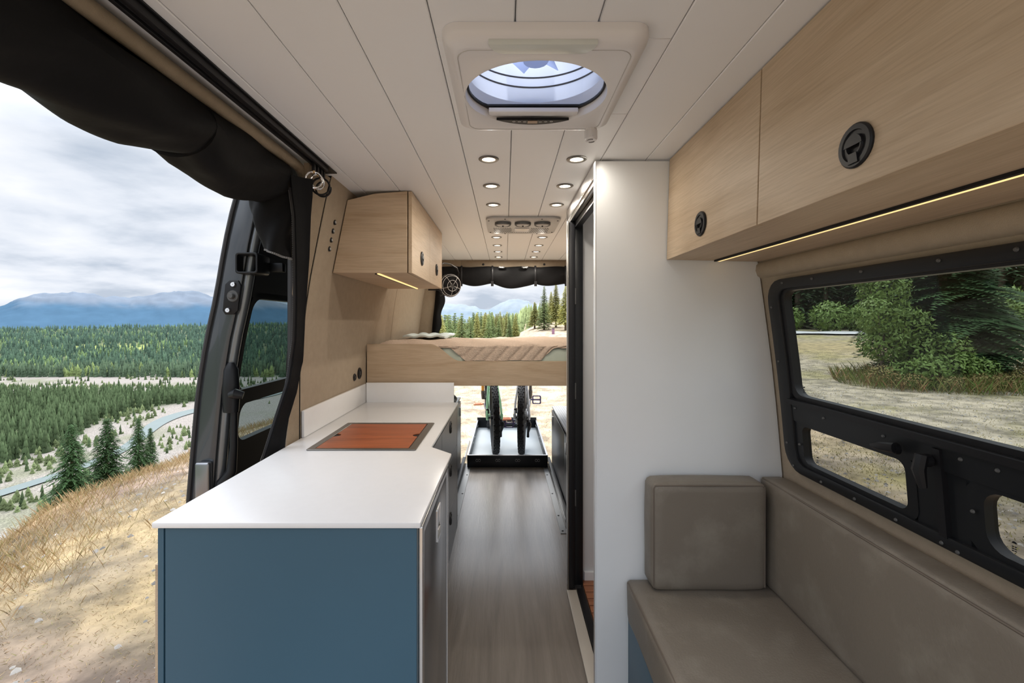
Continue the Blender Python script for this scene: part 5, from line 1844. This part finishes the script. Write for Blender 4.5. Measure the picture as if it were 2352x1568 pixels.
def bike(label, frame_m, fork_m, leg_m, pedal_m, phase, flatp):
    b = thing('bicycle', label, 'bicycle', (0, 0, 0))
    R0, R1 = .355, .358
    wheel(b, 0, R0, .064)
    wheel(b, 1.13, R1, .062)
    BB = (0, .43, .335)
    f = MB()
    f.tube([(0, .40, .34), (0, .27, .62), (0, .21, .80)], [.024, .02, .017], 12)
    f.tube([BB, (0, .70, .52), (0, .925, .70)], [.026, .028, .026], 12)
    f.tube([(0, .235, .74), (0, .6, .80), (0, .905, .80)], [.017, .02, .022], 12)
    f.tube([(0, .945, .66), (0, .895, .86)], .027, 14)
    f.tube([(-.05, .43, .335), (.05, .43, .335)], .026, 14)
    for s in (-1, 1):
        f.tube([(s * .072, 0, R0), (s * .062, .12, .345), (s * .048, .32, .338), (s * .03, .42, .335)], [.011, .012, .013, .015], 8)
        f.tube([(s * .074, 0, R0 + .01), (s * .066, .07, .50), (s * .045, .16, .66), (s * .018, .225, .745)], [.011, .011, .011, .012], 8)
        f.tube([(s * .070, -.01, R0 - .02), (s * .074, .01, R0 + .03)], .014, 8)
    f.build('frame', frame_m, b, smooth=True)
    fk = MB()
    for s in (-1, 1):
        fk.tube([(s * .066, 1.13, R1), (s * .066, 1.118, .395), (s * .068, 1.097, .455), (s * .068, 1.092, .468)], [.018, .022, .024, .027], 12)
    fko = fk.build('fork', leg_m, b, smooth=True)
    st_ = MB()
    for s in (-1, 1):
        st_.tube([(s * .068, 1.094, .460), (s * .068, .975, .755)], .018, 12)
    st_.build('fork_tube', fork_m, fko, smooth=True)
    MB().tube([(-.085, .972, .76), (-.04, .955, .785), (.04, .955, .785), (.085, .972, .76)], .024, 10).build('fork_crown', leg_m, fko, smooth=True)
    hb = MB().tube([(-.38, .86, .985), (-.2, .885, .98), (-.06, .905, .955), (.06, .905, .955), (.2, .885, .98), (.38, .86, .985)], .0155, 10)
    hbo = hb.build('handlebar', M['black'], b, smooth=True)
    MB().tube([(0, .89, .86), (0, .88, .93), (0, .905, .955)], .02, 10).build('stem', M['black'], hbo, smooth=True)
    for s in (-1, 1):
        MB().tube([(s * .26, .876, .983), (s * .39, .858, .986)], .0175, 10).build('grip', M['dkgrey'], hbo, smooth=True)
    sd = MB().tube([(0, .0, .925), (0, .08, .935), (0, .19, .925), (0, .27, .92)], [.05, .068, .035, .018], 12, flat=(1, .35))
    sdo = sd.build('saddle', M['black'], b, smooth=True)
    MB().tube([(0, .205, .80), (0, .165, .92)], .015, 10).build('seat_post', M['black'], sdo, smooth=True)
    # drivetrain
    cs = MB().lathe([(.066, .030), (.066, .034), (.052, .036), (.052, .042), (.036, .044), (.036, .052), (.02, .054)], (0, 0, R0), 'X', 26).build('cassette', M['dkgrey'], b)
    de = MB().tube([(.058, -.015, R0 - .02), (.075, -.03, R0 - .06), (.072, -.01, R0 - .10), (.062, .02, R0 - .15), (.060, .03, R0 - .20)], [.014, .022, .018, .012, .014], 10)
    de.box(.052, .085, -.05, .01, R0 - .075, R0 - .035)
    de.build('derailleur', M['black'], b, smooth=True)
    MB().box(-.080, -.050, .02, .075, R0 + .035, R0 + .085).build('brake_caliper', M['black'], b, bevel=.004)
    MB().lathe([(.075, .046), (.075, .049), (.05, .049), (.05, .046)], (0, .43, .335), 'X', 24).build('chainring', M['dkgrey'], b)
    ch_ = MB()
    ch_.tube([(.046, .0, R0 + .045), (.048, .43, .335 + .072)], .004, 5).tube([(.060, .03, R0 - .205), (.048, .43, .335 - .072)], .004, 5)
    ch_.build('chain', M['dkgrey'], b)
    for s in (-1, 1):
        dy_, dz_ = math.cos(phase) * .165 * s, math.sin(phase) * .165 * s
        e_ = (s * .075, .43 + dy_, .335 + dz_)
        cko = MB().tube([(s * .056, .43, .335), (s * .070, .43 + dy_ * .5, .335 + dz_ * .5), e_], [.016, .012, .013], 8, flat=(.6, 1)).build('crank', M['steelgrey'], b, smooth=True)
        px_, py_, pz_ = s * .145, e_[1], e_[2]
        mb = MB()
        if flatp:
            W = lambda a, c: (px_ + a, py_ + c, pz_)
            th = (0, 0, .007)
        else:
            W = lambda a, c: (px_ + a, py_ + c * .2, pz_ + c)
            th = (0, .008, 0)
        out = rrect(-.050, .050, -.046, .046, .016, 3, 1)
        inn = rrect(-.036, .036, -.036, .036, .008, 3, 1)
        mb.ringpair(out, inn, lambda p, t: tuple(q + th[i_] * t for i_, q in enumerate(W(*p))), -1, 1)
        mb.tube([(s * .078, py_, pz_), (px_ + s * .05, py_, pz_)], .009, 8)
        mb.build('pedal', pedal_m, cko, bevel=.001, seg=1)
    return b


b1 = bike('mint green mountain bike with gold fork tubes standing on the tray', M['green'], M['gold'], M['bronze'], M['orange'], math.radians(200), True)
b1.location = (-.098, 4.545, .0243)
b1.rotation_euler = (0, math.radians(-1.2), math.radians(5.2))
MB().tube([(-.03, .19, .70), (-.03, .19, .735)], .016, 10).build('tail_light', M['red'], None)
tl = bpy.data.objects['tail_light']
tl.parent = b1; tl.location = (-.05, .20, .70)
b2 = bike('silver mountain bike with purple pedals standing on the tray', M['greyframe'], M['bronze'], M['bronze'], M['purple'], math.radians(40), False)
b2.location = (.168, 4.545, .0243)
b2.rotation_euler = (0, 0, math.radians(-4.2))

# ================================================================== BENCH AND CUSHIONS
def cushion_mesh(x0, x1, y0, y1, z0, z1, r, puff, shear=0.0, n=14, lumps=.0):
    bm = bmesh.new()
    bmesh.ops.create_cube(bm, size=2)
    bmesh.ops.subdivide_edges(bm, edges=bm.edges[:], cuts=n, use_grid_fill=True)
    c = Vector(((x0 + x1) / 2, (y0 + y1) / 2, (z0 + z1) / 2))
    hx = Vector(((x1 - x0) / 2, (y1 - y0) / 2, (z1 - z0) / 2))
    for v in bm.verts:
        q = v.co.copy()
        # pull the grid lines towards the edges so that the rounding has points
        q = Vector([math.copysign(abs(t) ** .75, t) for t in q])
        p = Vector((q.x * hx.x, q.y * hx.y, q.z * hx.z))
        inn = Vector([max(-(h - r), min(h - r, t)) for t, h in zip(p, hx)])
        d = p - inn
        if d.length > 1e-7:
            p = inn + d.normalized() * r
        w_ = [1 - t * t for t in q]
        k_ = [abs(t) > .999 for t in v.co]
        for i in range(3):
            if k_[i]:
                j, l_ = [t for t in range(3) if t != i]
                p[i] += math.copysign(1, v.co[i]) * puff * max(0, w_[j]) ** .6 * max(0, w_[l_]) ** .6
        p += c
        if lumps:
            p += Vector((vnoise(p.y * 9, p.z * 9, 3) - .5, vnoise(p.x * 9, p.z * 9, 4) - .5, vnoise(p.x * 9, p.y * 9, 5) - .5)) * lumps
        p.x += shear * (p.z - z0)
        v.co = p
    mb = MB()
    mb.v = [tuple(v.co) for v in bm.verts]
    mb.f = [tuple(v.index for v in f.verts) for f in bm.faces]
    bm.free()
    return mb


def piping(root, pts):
    MB().tube(pts, .0028, 6).build('piping', M['thread'], root, smooth=True)


bb = thing('bench_box', 'deep blue bench base under the taupe seat cushion', 'bench', (.7, .85, 0))
MB().box(.428, .96, .15, PANEL_Y - .004, 0, .302).build('body', M['blue'], bb, bevel=.002)
MB().box(.424, .4275, .15, PANEL_Y - .006, .0, .06).build('toe_strip', M['dkgrey'], bb)
sc_ = thing('seat_cushion', 'long taupe seat cushion on the deep blue bench', 'cushion', (.68, .85, .304))
cushion_mesh(.418, .945, .15, PANEL_Y - .004, .304, .445, .022, .006, n=22, lumps=.006).build('cover', M['leather'], sc_, smooth=True)
piping(sc_, [(.4225, y, .437) for y in np.linspace(.2, 1.56, 30)])
bc = thing('back_cushion', 'long taupe backrest cushion along the window wall', 'cushion', (.92, .85, .45))
cushion_mesh(.872, .955, .15, PANEL_Y - .006, .447, .800, .016, .007, shear=.03, n=22, lumps=.004).build('cover', M['leather'], bc, smooth=True)
piping(bc, [(.8868, y, .7952) for y in np.linspace(.2, 1.565, 30)])
cc = thing('corner_cushion', 'square taupe cushion standing against the white partition', 'cushion', (.67, 1.54, .452))
cushion_mesh(.484, .858, 1.490, PANEL_Y - .006, .450, .800, .016, .006, n=16, lumps=.004).build('cover', M['leather'], cc, smooth=True)
piping(cc, [(.489, 1.494, .46), (.489, 1.494, .62), (.489, 1.494, .785), (.493, 1.494, .793), (.67, 1.492, .795), (.849, 1.494, .793), (.853, 1.494, .785), (.853, 1.494, .62), (.853, 1.494, .46)])
